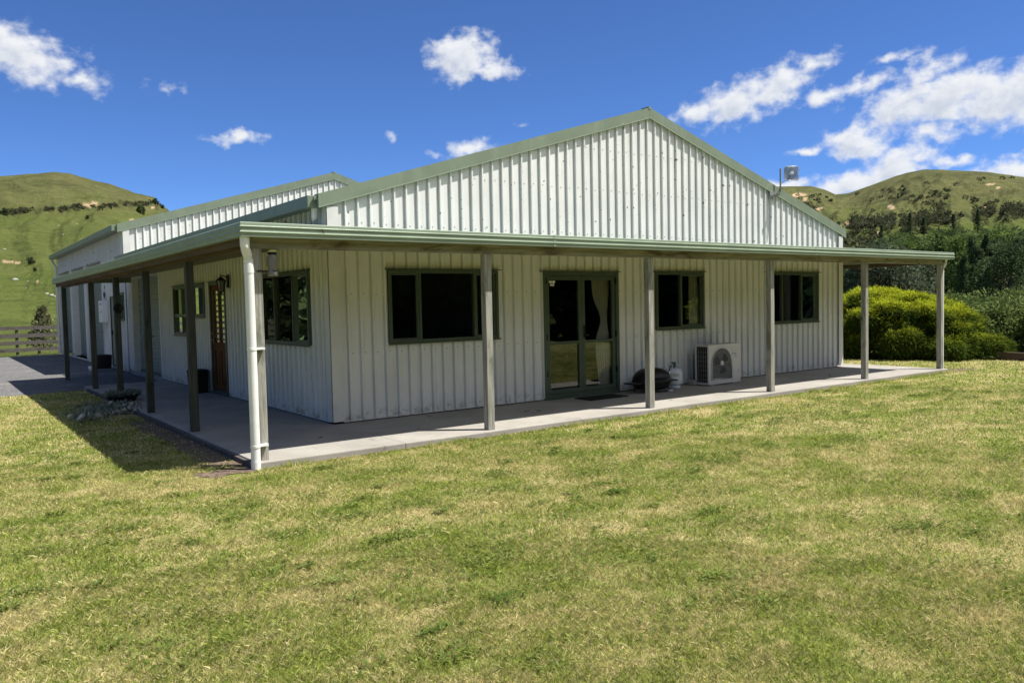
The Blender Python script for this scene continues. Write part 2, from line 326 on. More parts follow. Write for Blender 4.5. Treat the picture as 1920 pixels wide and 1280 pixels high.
# ------------------------------------------------------------------ object helpers
def tag(o, label=None, cat=None, group=None, kind=None):
    if label: o['label'] = label
    if cat: o['category'] = cat
    if group: o['group'] = group
    if kind: o['kind'] = kind
    return o
def empty(name, loc, label=None, cat=None, group=None, rz=0):
    o = bpy.data.objects.new(name, None); col.objects.link(o); o.location = loc; o.rotation_euler = (0, 0, rz)
    o.empty_display_size = .2
    return tag(o, label, cat, group)
class MB:
    def __init__(s): s.v = []; s.f = []; s.m = []; s.sm = []
    def add(s, vs, fs, mi=0, smooth=False):
        b = len(s.v); s.v += [tuple(x) for x in vs]
        for f in fs: s.f.append(tuple(b+i for i in f)); s.m.append(mi); s.sm.append(smooth)
    def quad(s, a, b, c, d, mi=0): s.add([a, b, c, d], [(0, 1, 2, 3)], mi)
    def box(s, x0, x1, y0, y1, z0, z1, mi=0, bev=0.):
        if x0 > x1: x0, x1 = x1, x0
        if y0 > y1: y0, y1 = y1, y0
        if z0 > z1: z0, z1 = z1, z0
        if bev:
            bm = bmesh.new(); bmesh.ops.create_cube(bm, size=1)
            for q in bm.verts: q.co = Vector(((x0+x1)/2+q.co.x*(x1-x0), (y0+y1)/2+q.co.y*(y1-y0), (z0+z1)/2+q.co.z*(z1-z0)))
            bmesh.ops.bevel(bm, geom=bm.edges[:]+bm.verts[:], offset=min(bev, .45*min(x1-x0, y1-y0, z1-z0)), segments=2, profile=.6, affect='EDGES')
            bm.verts.index_update()
            s.add([q.co[:] for q in bm.verts], [tuple(q.index for q in f.verts) for f in bm.faces], mi); bm.free(); return s
        V = [(x, y, z) for z in (z0, z1) for y in (y0, y1) for x in (x0, x1)]
        s.add(V, [(0, 2, 3, 1), (4, 5, 7, 6), (0, 1, 5, 4), (2, 6, 7, 3), (0, 4, 6, 2), (1, 3, 7, 5)], mi); return s
    def tube(s, pts, r, n=10, mi=0, cap=True, r1=None):
        pts = [Vector(q) for q in pts]; rings = []
        up = Vector((0, 0, 1))
        for i, q in enumerate(pts):
            d = (pts[min(i+1, len(pts)-1)]-pts[max(i-1, 0)]).normalized()
            a = d.cross(up) if abs(d.dot(up)) < .95 else d.cross(Vector((1, 0, 0)))
            a.normalize(); b = d.cross(a)
            rr = r if r1 is None else r+(r1-r)*i/max(1, len(pts)-1)
            rings.append([q+(a*math.cos(2*math.pi*k/n)+b*math.sin(2*math.pi*k/n))*rr for k in range(n)])
        V = [x for rg in rings for x in rg]; F = []
        for i in range(len(pts)-1):
            for k in range(n): F.append((i*n+k, i*n+(k+1) % n, (i+1)*n+(k+1) % n, (i+1)*n+k))
        s.add(V, F, mi, True)
        if cap: s.add(rings[0], [tuple(range(n))], mi); s.add(rings[-1], [tuple(range(n))], mi)
        return s
    def lathe(s, prof, c, n=24, mi=0, axis='z'):
        V = []; F = []
        for (r, h) in prof:
            for k in range(n):
                a = 2*math.pi*k/n; x, y = r*math.cos(a), r*math.sin(a)
                V.append((c[0]+x, c[1]+y, c[2]+h) if axis == 'z' else (c[0]+x, c[1]-h, c[2]+y))
        for i in range(len(prof)-1):
            for k in range(n): F.append((i*n+k, i*n+(k+1) % n, (i+1)*n+(k+1) % n, (i+1)*n+k))
        s.add(V, F, mi, True); return s
    def mapped(s, fn): s.v = [fn(*q) for q in s.v]; return s
    def build(s, name, mats, parent=None, mods=None):
        me = bpy.data.meshes.new(name); me.from_pydata(s.v, [], s.f)
        if not isinstance(mats, (list, tuple)): mats = [mats]
        for q in mats: me.materials.append(M[q] if isinstance(q, str) else q)
        me.polygons.foreach_set('material_index', s.m); me.polygons.foreach_set('use_smooth', s.sm)
        me.update(); bm = bmesh.new(); bm.from_mesh(me); bmesh.ops.recalc_face_normals(bm, faces=bm.faces[:]); bm.to_mesh(me); bm.free()
        o = bpy.data.objects.new(name, me); col.objects.link(o)
        if parent: o.parent = parent; o.matrix_parent_inverse = Matrix.Translation(parent.location).inverted() if parent.type == 'EMPTY' and parent.parent is None and tuple(parent.rotation_euler) == (0, 0, 0) else Matrix()
        return o
def np_mesh(name, V, F, mat, tint=None, parent=None, smooth=False):
    """V (n,3), F (m,3|4) numpy; tint per vertex (n,3)"""
    me = bpy.data.meshes.new(name); k = F.shape[1]
    me.vertices.add(len(V)); me.vertices.foreach_set('co', V.astype(np.float32).ravel())
    me.loops.add(F.size); me.loops.foreach_set('vertex_index', F.astype(np.int32).ravel())
    me.polygons.add(len(F)); me.polygons.foreach_set('loop_start', np.arange(0, F.size, k, dtype=np.int32))
    if smooth: me.polygons.foreach_set('use_smooth', np.ones(len(F), bool))
    me.update(calc_edges=True)
    if tint is not None:
        a = me.color_attributes.new('tint', 'FLOAT_COLOR', 'POINT')
        a.data.foreach_set('color', np.concatenate([tint, np.ones((len(V), 1))], 1).astype(np.float32).ravel())
    me.materials.append(M[mat] if isinstance(mat, str) else mat)
    o = bpy.data.objects.new(name, me); col.objects.link(o)
    if parent: o.parent = parent
    return o
F_ = lambda u, v, z: (u, -v, z)          # front wall: u along +x, v out of the wall
S_ = lambda u, v, z: (-v, u, z)          # side wall: u along +y, v out of the wall

# ------------------------------------------------------------------ numeric noise for terrain
def vnoise(x, y, seed):
    xi = np.floor(x).astype(np.int64); yi = np.floor(y).astype(np.int64); xf = x-xi; yf = y-yi
    def h(a, b):
        n = (a*374761393+b*668265263+seed*1442695041) & 0x7fffffff
        n = ((n ^ (n >> 13))*1274126177) & 0x7fffffff
        return ((n ^ (n >> 16)) & 0xffff)/65535.
    u = xf*xf*(3-2*xf); v_ = yf*yf*(3-2*yf)
    return (h(xi, yi)*(1-u)+h(xi+1, yi)*u)*(1-v_)+(h(xi, yi+1)*(1-u)+h(xi+1, yi+1)*u)*v_
def fbm(x, y, seed, o=5, g=.5):
    s = 0; a = 1; t = 0
    for i in range(o): s = s+a*vnoise(x*2**i+i*17.3, y*2**i-i*9.1, seed+i); t += a; a *= g
    return s/t
def ridged(x, y, seed, o=4):
    s = 0; a = 1; t = 0
    for i in range(o): s = s+a*(1-abs(2*vnoise(x*2**i+i*7.7, y*2**i+i*3.3, seed+i)-1)); t += a; a *= .5
    return s/t
EAZ = [(-180, 7), (-150, 9), (-120, 8), (-90, 6), (-60, 7), (-20, 6.5), (0, 7.55), (3.92, 7.9), (5.31, 8.17), (6.73, 8.35), (7.6, 8.27), (9.07, 7.95), (10.58, 7.62), (11.56, 7.32), (12.44, 7.12),
       (12.65, 6.84), (13.13, 6.72), (13.4, 6.4), (15, 5.7), (18, 4.2), (25, 3), (35, 3), (45, 5), (50, 6.9), (54.2, 7.54), (56.3, 7.43), (57, 7.39), (57.8, 7.12), (58.5, 6.74), (59.3, 6.76),
       (60.86, 7.23), (62.1, 7.63), (62.8, 7.78), (63.7, 7.89), (64.5, 7.81), (65.7, 7.63), (67.1, 7.42), (69.06, 6.91), (73, 6), (85, 6.5), (110, 8), (140, 10), (160, 9), (180, 7)]
RAZ = [(-180, 350), (-60, 400), (0, 430), (14, 430), (30, 700), (50, 640), (59, 640), (70, 600), (100, 400), (140, 300), (180, 350)]
ea = np.array(EAZ); ra = np.array(RAZ)
def smooth(t): t = np.clip(t, 0, 1); return t*t*(3-2*t)
def terrain_h(x, y):
    dx = x-CAM[0]; dy = y-CAM[1]; r = np.hypot(dx, dy); azd = np.degrees(np.arctan2(dx, dy))
    E = np.interp(azd, ea[:, 0], ea[:, 1]); Rr = np.interp(azd, ra[:, 0], ra[:, 1])
    right = smooth((azd-35)/15)*smooth((130-azd)/30)
    r0 = 60+10*smooth((20-azd)/20)
    H = Rr*np.tan(np.radians(E))+1.6+.16
    t = (r-r0)/(Rr-r0); tc_ = np.clip(t, 0, 1)
    q = .45*tc_**1.25+.55*smooth(tc_)*1.0
    q = q+ right*(-.10)*np.sin(np.pi*tc_)      # hollow lower slopes on the right
    q = np.where(t > 1, 1-.5*(t-1)**1.2*2.2, q)
    z = -.16+H*q
    # terrace / scarp lines
    left = smooth((25-azd)/8)*smooth((azd+40)/20)
    env = np.clip(4*tc_*(1-tc_), 0, 1)
    elv = np.degrees(np.arctan2(z-CAM[2], r))
    scarp = np.interp(azd, [3, 6.7, 9.6, 12.1, 14], [5.95, 6.35, 6.75, 7.0, 7.1])
    z = z + left*(smooth((elv-scarp+.3)/.5)*2.4-1.2)*smooth((1-tc_)/.1)*smooth((tc_-.3)/.3)
    gul = ridged(azd*.5+fbm(x*.01, y*.01, 5)*2.2, r*.0035, 11)
    gul2 = ridged(azd*.95+fbm(x*.012, y*.012, 15)*2.6, r*.006+azd*.2, 14)
    z = z + right*env*smooth((r-190)/160)*((gul-.95)*10+(gul2-.95)*4.5)*(1-.5*smooth((tc_-.8)/.2))
    gl = ridged(azd*.22+fbm(x*.008, y*.008, 6)*1.5, r*.004, 21)
    z = z + (1-right)*env*(gl-.55)*7
    z = z + env*smooth((r-70)/60)*(fbm(x*.03, y*.03, 31)-.5-.25*right)*(5+3*right)
    z = z + env*smooth((r-120)/100)*(fbm(x*.11, y*.11, 41)-.5)*(1.6+1.2*right)
    z = z + right*env*smooth((r-280)/80)*(np.abs(((z*.33+fbm(x*.02, y*.02, 9)*3) % 1)-.5)-.25)*1.0
    # small drop beyond the garden on the right
    dip = right*smooth((r-27)/14)*smooth((130-r)/60)
    z = z - dip*2.6
    # the strip of pasture beyond the fence
    return z
def hit(azd, eld):
    """first terrain point seen from the garden in a direction (azimuth, elevation in degrees)"""
    a = R(azd); r = np.linspace(30, 900, 4000); x = CAM[0]+r*math.sin(a); y = CAM[1]+r*math.cos(a); z = terrain_h(x, y)
    e = np.degrees(np.arctan2(z-CAM[2], r)); i = np.argmax(e >= eld) if (e >= eld).any() else int(np.argmax(e))
    return np.array([x[i], y[i], z[i]])
def polar(azd, r):
    x = CAM[0]+r*math.sin(R(azd)); y = CAM[1]+r*math.cos(R(azd)); return np.array([x, y, float(terrain_h(np.array([x]), np.array([y]))[0])])

# terrain sheet
aa = np.concatenate([np.arange(-180, 0, 2.), np.arange(0, 15, .06), np.arange(15, 48, .6), np.arange(48, 72, .07), np.arange(72, 180.01, 1.5)])
rr_ = np.concatenate([[0.2, 8, 16, 24], np.arange(28, 110, 3.), np.arange(110, 700, 3.2), [720, 780, 900, 1200, 1800, 3000]])
A, RR = np.meshgrid(np.radians(aa), rr_, indexing='ij')
X = CAM[0]+RR*np.sin(A); Y = CAM[1]+RR*np.cos(A); Z = terrain_h(X, Y); Z = np.where(RR > 700, Z.clip(-20, None), Z)
Z = np.where(RR < 27, -.16, Z)
n0, n1 = A.shape
idx = np.arange(n0*n1).reshape(n0, n1)
Fq = np.stack([idx[:-1, :-1], idx[1:, :-1], idx[1:, 1:], idx[:-1, 1:]], -1).reshape(-1, 4)
AD = np.degrees(A); EL = np.degrees(np.arctan2(Z-CAM[2], RR))
SC = [(8.72, 6.84, .34, .09), (3.95, 3.23, .5, .035), (5.6, 2.0, .12, .04), (4.6, 3.15, .2, .03), (56.2, 6.86, .42, .14), (56.6, 6.55, .22, .10), (61.8, 5.7, .2, .12), (67.35, 6.64, .2, .05), (67.75, 6.4, .12, .08), (68.15, 6.04, .14, .04), (59.3, 4.75, .16, .14),
      (61.2, 4.1, .22, .10), (67.0, 5.2, .14, .12), (63.3, 5.0, .2, .1), (57.5, 5.9, .25, .10), (60.5, 5.1, .12, .1), (65.3, 4.4, .12, .1), (12.3, 6.75, .12, .06), (11.0, 5.9, .2, .06), (58.6, 4.6, .3, .12)]
scar = np.zeros_like(Z)
nn = fbm(X*.08, Y*.08, 77, 4)
for (a0, e0, sa, se) in SC:
    d = np.sqrt(((AD-a0)/sa)**2+((EL-e0)/se)**2)
    scar = np.maximum(scar, smooth((1.25-d+(nn-.5)*1.6)/.35))
rightm = smooth((AD-35)/15)
scrub = smooth((fbm(X*.035, Y*.05, 55, 5)-.52)/.2)*smooth((RR-200)/80)*(.25+.45*rightm)
scrubE = np.interp(AD, [3, 6.7, 9.6, 12.1, 14, 50, 57.6, 59, 60.2, 63.6, 67.4, 70], [5.95, 6.35, 6.7, 7.0, 7.1, 5.5, 5.7, 4.9, 4.7, 4.7, 4.8, 4.9])
band = smooth((1-np.abs(EL-scrubE+(fbm(AD*2.5, RR*.01, 8)-.5)*.9)/.22)/.8)*smooth((fbm(AD*1.7, RR*.004, 19)-.32)/.15)
scrub = np.maximum(scrub*.75, band*(RR > 200)*smooth((RR-200)/50))
dry = np.clip(.22+.6*rightm*smooth((EL-4)/1.)+.85*smooth((EL-5.6)/1.2)+(fbm(X*.012, Y*.012, 66)-.5)*1.1, 0, 1)
tint = np.stack([scar, scrub, dry], -1).reshape(-1, 3)
def hill_mat():
    m, t, out = new_mat('pasture_hills')
    g = nd(t, 'ShaderNodeNewGeometry').outputs['Position']
    at = nd(t, 'ShaderNodeAttribute', None, attribute_name='tint'); s = nd(t, 'ShaderNodeSeparateColor', {0: at.outputs['Color']})
    gr = mixc(t, ramp(t, noise(t, g, .035, 6, .6), .35, .65), (.098, .132, .030), (.145, .172, .045))
    gr = mixc(t, ramp(t, noise(t, mapv(t, g, scale=(1, 1, 3.5)), .16, 6, .68), .42, .72, 0, .6), gr, (.075, .105, .027))
    dr = mixc(t, ramp(t, noise(t, g, .12, 6, .7), .35, .65), (.095, .103, .036), (.15, .145, .06))
    cc = mixc(t, s.outputs[2], gr, dr)
    tr = noise(t, mapv(t, g, scale=(.35, .35, 6)), .35, 4, .7)          # sheep tracks follow the contours
    cc = mixc(t, ramp(t, tr, .48, .66, 0, .5), cc, (.06, .072, .024))
    sp_ = noise(t, g, .5, 4, .7)
    cc = mixc(t, mth(t, 'MULTIPLY', s.outputs[1], ramp(t, sp_, .35, .6, .35, 1)), cc, (.045, .055, .022))
    cl = mixc(t, ramp(t, noise(t, g, .5, 5), .35, .65), (.40, .27, .15), (.56, .42, .27))
    cc = mixc(t, s.outputs[0], cc, cl)
    b = nd(t, 'ShaderNodeBsdfPrincipled', {'Base Color': cc, 'Roughness': 1., 'Specular IOR Level': .05})
    bn = nd(t, 'ShaderNodeBump', {'Strength': 1., 'Distance': 2.6, 'Height': noise(t, mapv(t, g, scale=(1, 1, 1.8)), .22, 7, .74)})
    t.links.new(bn.outputs[0], b.inputs['Normal']); t.links.new(b.outputs[0], out.inputs[0]); return m
M['hill'] = hill_mat()
hills = np_mesh('hills', np.stack([X, Y, Z], -1).reshape(-1, 3), Fq, 'hill', tint, smooth=True); tag(hills, 'green grassy hills and pasture around the garden', kind='structure')

# ------------------------------------------------------------------ garden ground
def sheet(name, poly, z, mat, kind='structure', label=None):
    b = MB(); b.add([(x, y, z) for x, y in poly], [tuple(range(len(poly)))]); o = b.build(name, mat); return tag(o, label, kind=kind)
LZ = -.07
sheet('lawn', [(-30, -40), (17.6, -40), (17.6, -2.2), (17.9, 8), (17, 34), (12.6, 34), (12.6, -.6), (-1.0, -.6), (-1.0, 9.25), (-1.72, 9.25), (-2.6, 9.0), (-4.2, 8.7), (-7, 8.8), (-14, 10), (-30, 12)], LZ, 'lawn', label='mown lawn with dry straw patches')
sheet('driveway', [(-.0, 8.0), (-.0, 27.2), (-1.0, 27.2), (-2.2, 26.9), (-4.5, 24.6), (-9, 25.5), (-40, 34), (-40, 12.5), (-30, 11.2), (-14, 9.4), (-7, 8.3), (-4.2, 8.2), (-2.6, 8.5)], LZ-.012, 'gravel', label='grey gravel driveway beside the sheds')
# concrete path round the house with its kerb-like edge
b = MB()
b.box(-1.72, 0, -2.0, 9.3, -.2, 0.0, bev=.012)
b.box(0.002, 13.15, -2.0, -.0, -.2, -.0015, bev=.012)
b.box(12.2, 13.15, .002, 24, -.2, -.003, bev=.012)
tag(b.build('path', 'concrete'), 'worn concrete verandah path', kind='structure')
b = MB()
for i, (y0, y1) in enumerate([(-1.95, -.55), (-.52, .62), (.66, 2.9), (2.94, 5.1), (5.14, 8.7)]):
    b.box(-1.768, -1.724, y0, y1, -.17, -.012-(.008*(i % 2)), bev=.006)
for y in (.64, -.2, 2.92): b.box(-1.81, -1.770, y-.03, y+.03, -.2, -.02, bev=.005)
tag(b.build('path_edging_board', 'rail'), 'grey timber edging boards along the left side of the concrete path', 'edging')
# bare soil strips at the slab edge
b = MB()
def blot(cx, cy, rx, ry, z, seed, n=26):
    rg = random.Random(seed); P = []
    for k in range(n):
        a = 2*math.pi*k/n; q = 1+rg.uniform(-.28, .28); P.append((cx+rx*q*math.cos(a), cy+ry*q*math.sin(a), z))
    b.add(P+[(cx, cy, z)], [(k, (k+1) % n, n) for k in range(n)])
blot(-2.0, -1.9, .36, .2, LZ+.006, 1); blot(-1.9, -.6, .2, 1.5, LZ+.010, 2); blot(-1.9, 1.6, .2, 1.6, LZ+.006, 3); blot(-2.0, 5.1, .5, 1.3, LZ+.010, 4)
for k in range(16): blot(-.9+k*.9, -2.03, .55, .035, LZ+.006+(k % 2)*.004, 10+k)
blot(13.6, -1.9, .6, .3, LZ+.006, 40)
tag(b.build('bare_soil', 'soil'), 'bare soil along the edge of the path', kind='structure')

# ------------------------------------------------------------------ cladding
RIB = [(-.044, 0), (-.040, -.016), (-.024, -.016), (-.018, .034), (.004, .034), (.026, 0)]   # trapezoid rib, pitch .19
def clad(u0, u1, z0, ztop, breaks, openings, phase, fn, pitch=.19, screws=(), corner=.16):
    """ribbed sheet: openings = (ua, ub, za, zb); ztop(u) gives the top"""
    pr = [(u0, 0.), (u1, 0.)]
    k = math.floor((u0-phase)/pitch)
    while phase+k*pitch < u1+.1:
        for (du, d) in RIB:
            u = phase+k*pitch+du
            if u0+corner < u < u1-corner: pr.append((u, d))
        k += 1
    pr.sort(); us = np.array([q[0] for q in pr]); ds = np.array([q[1] for q in pr])
    dep = lambda u: float(np.interp(u, us, ds))
    cuts = sorted(set([round(float(u), 5) for u in us]+[round(b_, 5) for b_ in breaks if u0 < b_ < u1]+[round(o[i], 5) for o in openings for i in (0, 1) if u0 < o[i] < u1]))
    mb = MB()
    for a, c in zip(cuts[:-1], cuts[1:]):
        if c-a < 1e-4: continue
        mid = (a+c)/2; spans = [(z0, None)]
        ops = sorted([o for o in openings if o[0] <= mid <= o[1]], key=lambda o: o[2])
        segs = []; cur = z0
        for o in ops:
            if o[2] > cur: segs.append((cur, o[2]))
            cur = max(cur, o[3])
        segs.append((cur, None))
        da, dc = dep(a+1e-6), dep(c-1e-6)
        for (s0, s1) in segs:
            ta = ztop(a) if s1 is None else s1; tb = ztop(c) if s1 is None else s1
            if min(ta, tb) <= s0+.005: continue
            mb.quad(fn(a, da, s0), fn(c, dc, s0), fn(c, dc, tb), fn(a, da, ta))
    for zz in screws:
        k = math.floor((u0-phase)/pitch)
        while phase+k*pitch < u1:
            u = phase+k*pitch+.055; k += 1
            if not (u0+.05 < u < u1-.05) or zz > ztop(u)-.1: continue
            if any(o[0]-.03 < u < o[1]+.03 and o[2]-.03 < zz < o[3]+.03 for o in openings): continue
            j = zz+random.uniform(-.012, .012)
            P = [fn(u+.009*math.cos(2*math.pi*q/6), .0, j+.009*math.sin(2*math.pi*q/6)) for q in range(6)]+[fn(u+.007*math.cos(2*math.pi*q/6), .006, j+.007*math.sin(2*math.pi*q/6)) for q in range(6)]
            mb.add(P, [(q, (q+1) % 6, 6+(q+1) % 6, 6+q) for q in range(6)]+[tuple(range(6, 12))], 1)
    return mb
M['screw'] = pmat('grey_screw', (.25, .26, .24), .5)

W = 12.33; Y1 = 13.62; Y2 = 27.25
house = empty('house', (0, 0, 0), 'cream ribbed steel house in front, green gable trim and wrap-around verandah on timber posts', 'house')
shed = empty('shed', (0, Y1, 0), 'taller pale shed joined on behind the house, with three roller doors', 'shed')
WIN = [(.86, 2.76, 1.065, 2.10), (6.30, 7.60, 1.065, 2.10), (9.58, 11.41, 1.065, 2.11)]
FD = (3.67, 5.33, -.01, 2.085)
slope = (5.04-3.11)/(W/2+.15)
gz = lambda u: 3.11+slope*(min(u, W-u)+.15)-.12
o_ = clad(0, W, .03, gz, [W/2], WIN+[FD], .25, F_, screws=(.1, .95, 1.77, 2.75, 3.5, 4.2)).build('front_wall', ['clad', 'screw'], house)
SW = [(.70, 2.73, 1.06, 2.12), (4.63, 5.63, -.01, 2.12), (5.95, 7.0, 1.46, 2.11), (7.0, 8.38, 1.075, 2.11), (9.77, 12.73, -.01, 2.46)]
clad(0, Y1, .03, lambda u: 3.0, [], SW, .2, S_, screws=(.1, .95, 1.77)).build('side_wall', ['clad', 'screw'], house)
clad(0, Y1, .03, lambda u: 3.0, [], [], .2, lambda u, v, z: (W+v, u, z)).build('side_wall', 'clad', house)
# corner flashings and bottom flashing
b = MB(); b.box(.012, .15, 9.3, Y1, -.3, .029); b.build('plinth', 'concrete', house)
b = MB(); b.box(-.006, .13, -.045, -.042, .03, 2.95); b.box(-.045, -.042, -.031, .13, .03, 2.95); b.box(-.034, -.006, -.045, -.042, .03, 2.95)
b.box(W-.13, W+.034, -.045, -.042, .03, 2.95); b.box(W+.031, W+.034, -.031, .13, .03, 2.95)
b.box(.14, FD[0]-.01, -.012, -.001, .012, .034); b.box(FD[1]+.01, W-.14, -.012, -.001, .012, .034); b.box(-.012, -.001, .14, 4.62, .012, .034); b.box(-.012, -.001, 5.64, 9.75, .012, .034)
b.build('corner_flashing', 'flash', house)
# roofs
def roof(parent, y0, y1, ze, slp, name='roof'):
    b = MB(); n = int((y1-y0)/.19)
    for side in (0, 1):
        for k in range(n+1):
            for (du, d), (du2, d2) in zip(RIB+[(.146, 0)], (RIB+[(.146, 0)])[1:]):
                ya = min(y0+.04+k*.19+du, y1); yb = min(y0+.04+k*.19+du2, y1)
                if yb <= ya: continue
                if side == 0: P = [(-.2, ya, ze-.05+d), (-.2, yb, ze-.05+d2), (W/2, yb, ze-.05+d2+slp*(W/2+.2)), (W/2, ya, ze-.05+d+slp*(W/2+.2))]
                else: P = [(W+.2, ya, ze-.05+d), (W+.2, yb, ze-.05+d2), (W/2, yb, ze-.05+d2+slp*(W/2+.2)), (W/2, ya, ze-.05+d+slp*(W/2+.2))]
                b.quad(*P)
    return b.build(name, 'roof', parent)
roof(house, -.04, Y1, 3.09, slope)
def barge(parent, y, ze, slp, hgt, ov, front=.055):
    b = MB(); xm = W/2; za = ze+slp*(xm+ov)
    for sgn in (0, 1):
        X_ = (lambda x: x) if sgn == 0 else (lambda x: W-x)
        y0_ = y-front-(0 if sgn == 0 else .002)
        # face with a folded lower lip and a capping turned back over the roof
        pts = [(X_(-ov), ze), (X_(xm), za)]
        (xa, z_a), (xb, z_b) = pts
        b.quad((xa, y0_, z_a-hgt), (xb, y0_, z_b-hgt), (xb, y0_, z_b), (xa, y0_, z_a))
        b.quad((xa, y0_, z_a), (xb, y0_, z_b), (xb, y+.1, z_b+.003), (xa, y+.1, z_a+.003))
        b.quad((xa, y0_, z_a-hgt), (xb, y0_, z_b-hgt), (xb, y0_+.02, z_b-hgt-.002), (xa, y0_+.02, z_a-hgt-.002))
        b.quad((xa, y0_, z_a-hgt), (xa, y0_, z_a), (xa, y+.1, z_a), (xa, y+.1, z_a-hgt))
        b.add([(xa, y0_-.004, z_a-hgt-.004), (xb, y0_-.004, z_b-hgt-.004), (xb, y0_-.004, z_b-hgt+.012), (xa, y0_-.004, z_a-hgt+.012)], [(0, 1, 2, 3)], 1)
        b.quad((xa, y0_+.02, z_a-hgt+.01), (xb, y0_+.02, z_b-hgt+.01), (xb, y-.001, z_b-hgt+.012), (xa, y-.001, z_a-hgt+.012))
    b.box(xm-.03, xm+.03, y-front-.006, y+.12, za-.03, za+.014)
    return b.build('bargeboard', ['green', 'gutter'], parent)
barge(house, 0, 3.11, slope, .185, .15)
# main eave gutter (left side) and its short spreader pipe
b = MB(); b.box(-.27, -.14, .03, Y1-.05, 2.93, 3.09, bev=.008); b.box(-.14, -.0, .06, Y1-.06, 2.955, 2.97); b.build('eave_gutter', 'green', house)
b = MB(); b.tube([(-.13, .14, 2.97), (-.13, .14, 2.80), (-.20, .16, 2.66), (-.30, .18, 2.60)], .045, 14); b.build('overflow_pipe', 'white', house)

# ------------------------------------------------------------------ windows and doors
def frame_box(b, fn, u0, u1, z0, z1, wd, v0, v1, mi=0):
    """rectangular frame of four butted members"""
    for (a, c, d, e) in ((u0, u0+wd, z0, z1), (u1-wd, u1, z0, z1), (u0+wd, u1-wd, z0, z0+wd), (u0+wd, u1-wd, z1-wd, z1)):
        bx_(b, fn, a, c, v0, v1, d, e, mi)
def bx_(b, fn, u0, u1, v0, v1, z0, z1, mi=0):
    P = [fn(u, v_, z) for z in (z0, z1) for v_ in (v0, v1) for u in (u0, u1)]
    b.add(P, [(0, 2, 3, 1), (4, 5, 7, 6), (0, 1, 5, 4), (2, 6, 7, 3), (0, 4, 6, 2), (1, 3, 7, 5)], mi)
def window(parent, fn, u0, u1, z0, z1, mull, sash=(), label=None, transom=()):
    b = MB(); frame_box(b, fn, u0-.005, u1+.005, z0-.005, z1+.005, .042, -.07, .046)
    bx_(b, fn, u0-.05, u1+.05, .0, .075, z1+.011, z1+.023)                     # head flashing
    bx_(b, fn, u0-.02, u1+.02, .043, .07, z0-.025, z0-.005)
    us = [u0+.037]+list(mull)+[u1-.037]
    for m in mull: bx_(b, fn, m-.018, m+.018, -.05, .034, z0+.037, z1-.037)
    w_ = b.build('window', 'frame', parent)
    if label: w_['label'] = label
    for i, (a, c) in enumerate(zip(us[:-1], us[1:])):
        ins = .0 if i == 0 else .022
        a2 = a+(.018 if i else 0); c2 = c-(.018 if i < len(us)-2 else 0)
        tr = [t_ for j, t_ in transom if j == i]
        zz = [z0+.037]+tr+[z1-.037]
        for za, zb in zip(zz[:-1], zz[1:]):
            s = MB()
            if tr and za == zz[0]: bx_(s, fn, a2, c2, -.045, .032, zb-.022, zb+.022)
            if i in sash or tr: frame_box(s, fn, a2+.001, c2-.001, za+.001 + (.0), zb-(.024 if tr and za == zz[0] else .001), .024, -.03, .022)
            if s.v: s.build('sash', 'frame', w_)
            g = MB(); g.quad(fn(a2+.002, -.012, za+.002), fn(c2-.002, -.012, za+.002), fn(c2-.002, -.012, zb-.002), fn(a2+.002, -.012, zb-.002)); g.build('pane', 'glass', w_)
    return w_
window(house, F_, *WIN[0], [1.375, 2.335], (0, 2), 'widest window of the front wall, with three panes')
window(house, F_, *WIN[1], [6.965], (1,), 'two-pane window with a light curtain')
window(house, F_, *WIN[2], [10.11, 10.79], (2,), 'three-pane window with a light curtain')
window(house, S_, *SW[0], [1.33, 2.1], (0,), 'three-pane window on the shaded side wall')
window(house, S_, *SW[3], [7.7], (), 'tall window pane with an opening lower sash', transom=((0, 1.5), (1, 1.5)))
window(house, S_, *SW[2], [], (0,), 'short upper window beside the wooden door')
def curtain(fn, u0, u1, z0, z1, v=-.11, folds=7, tie=None, amp=.02):
    n = folds*8; m_ = 24; V = []; F = []
    for j in range(m_+1):
        z = z0+(z1-z0)*j/m_
        for i in range(n+1):
            t_ = i/n; uu = u0+(u1-u0)*t_
            if tie:
                k = math.exp(-((z-tie)/.28)**2); lo = max(0, (tie-z)); uu = u1-.06*k-(u1-uu)*(1-.62*k-.3*min(1, lo))
            V.append(fn(uu, v+amp*math.sin(t_*folds*2*math.pi+math.sin(j*.3)*.3), z))
    for j in range(m_):
        for i in range(n): F.append((j*(n+1)+i, j*(n+1)+i+1, (j+1)*(n+1)+i+1, (j+1)*(n+1)+i))
    b = MB(); b.add(V, F, 0, True); return b.build('curtain', 'curtain', house)
curtain(F_, 4.84, 5.26, .1, 2.02, tie=1.3, folds=6)
curtain(F_, 7.32, 7.62, 1.1, 2.05, folds=6, v=-.10)
curtain(F_, 10.95, 11.5, 1.1, 2.08, folds=8, v=-.10)
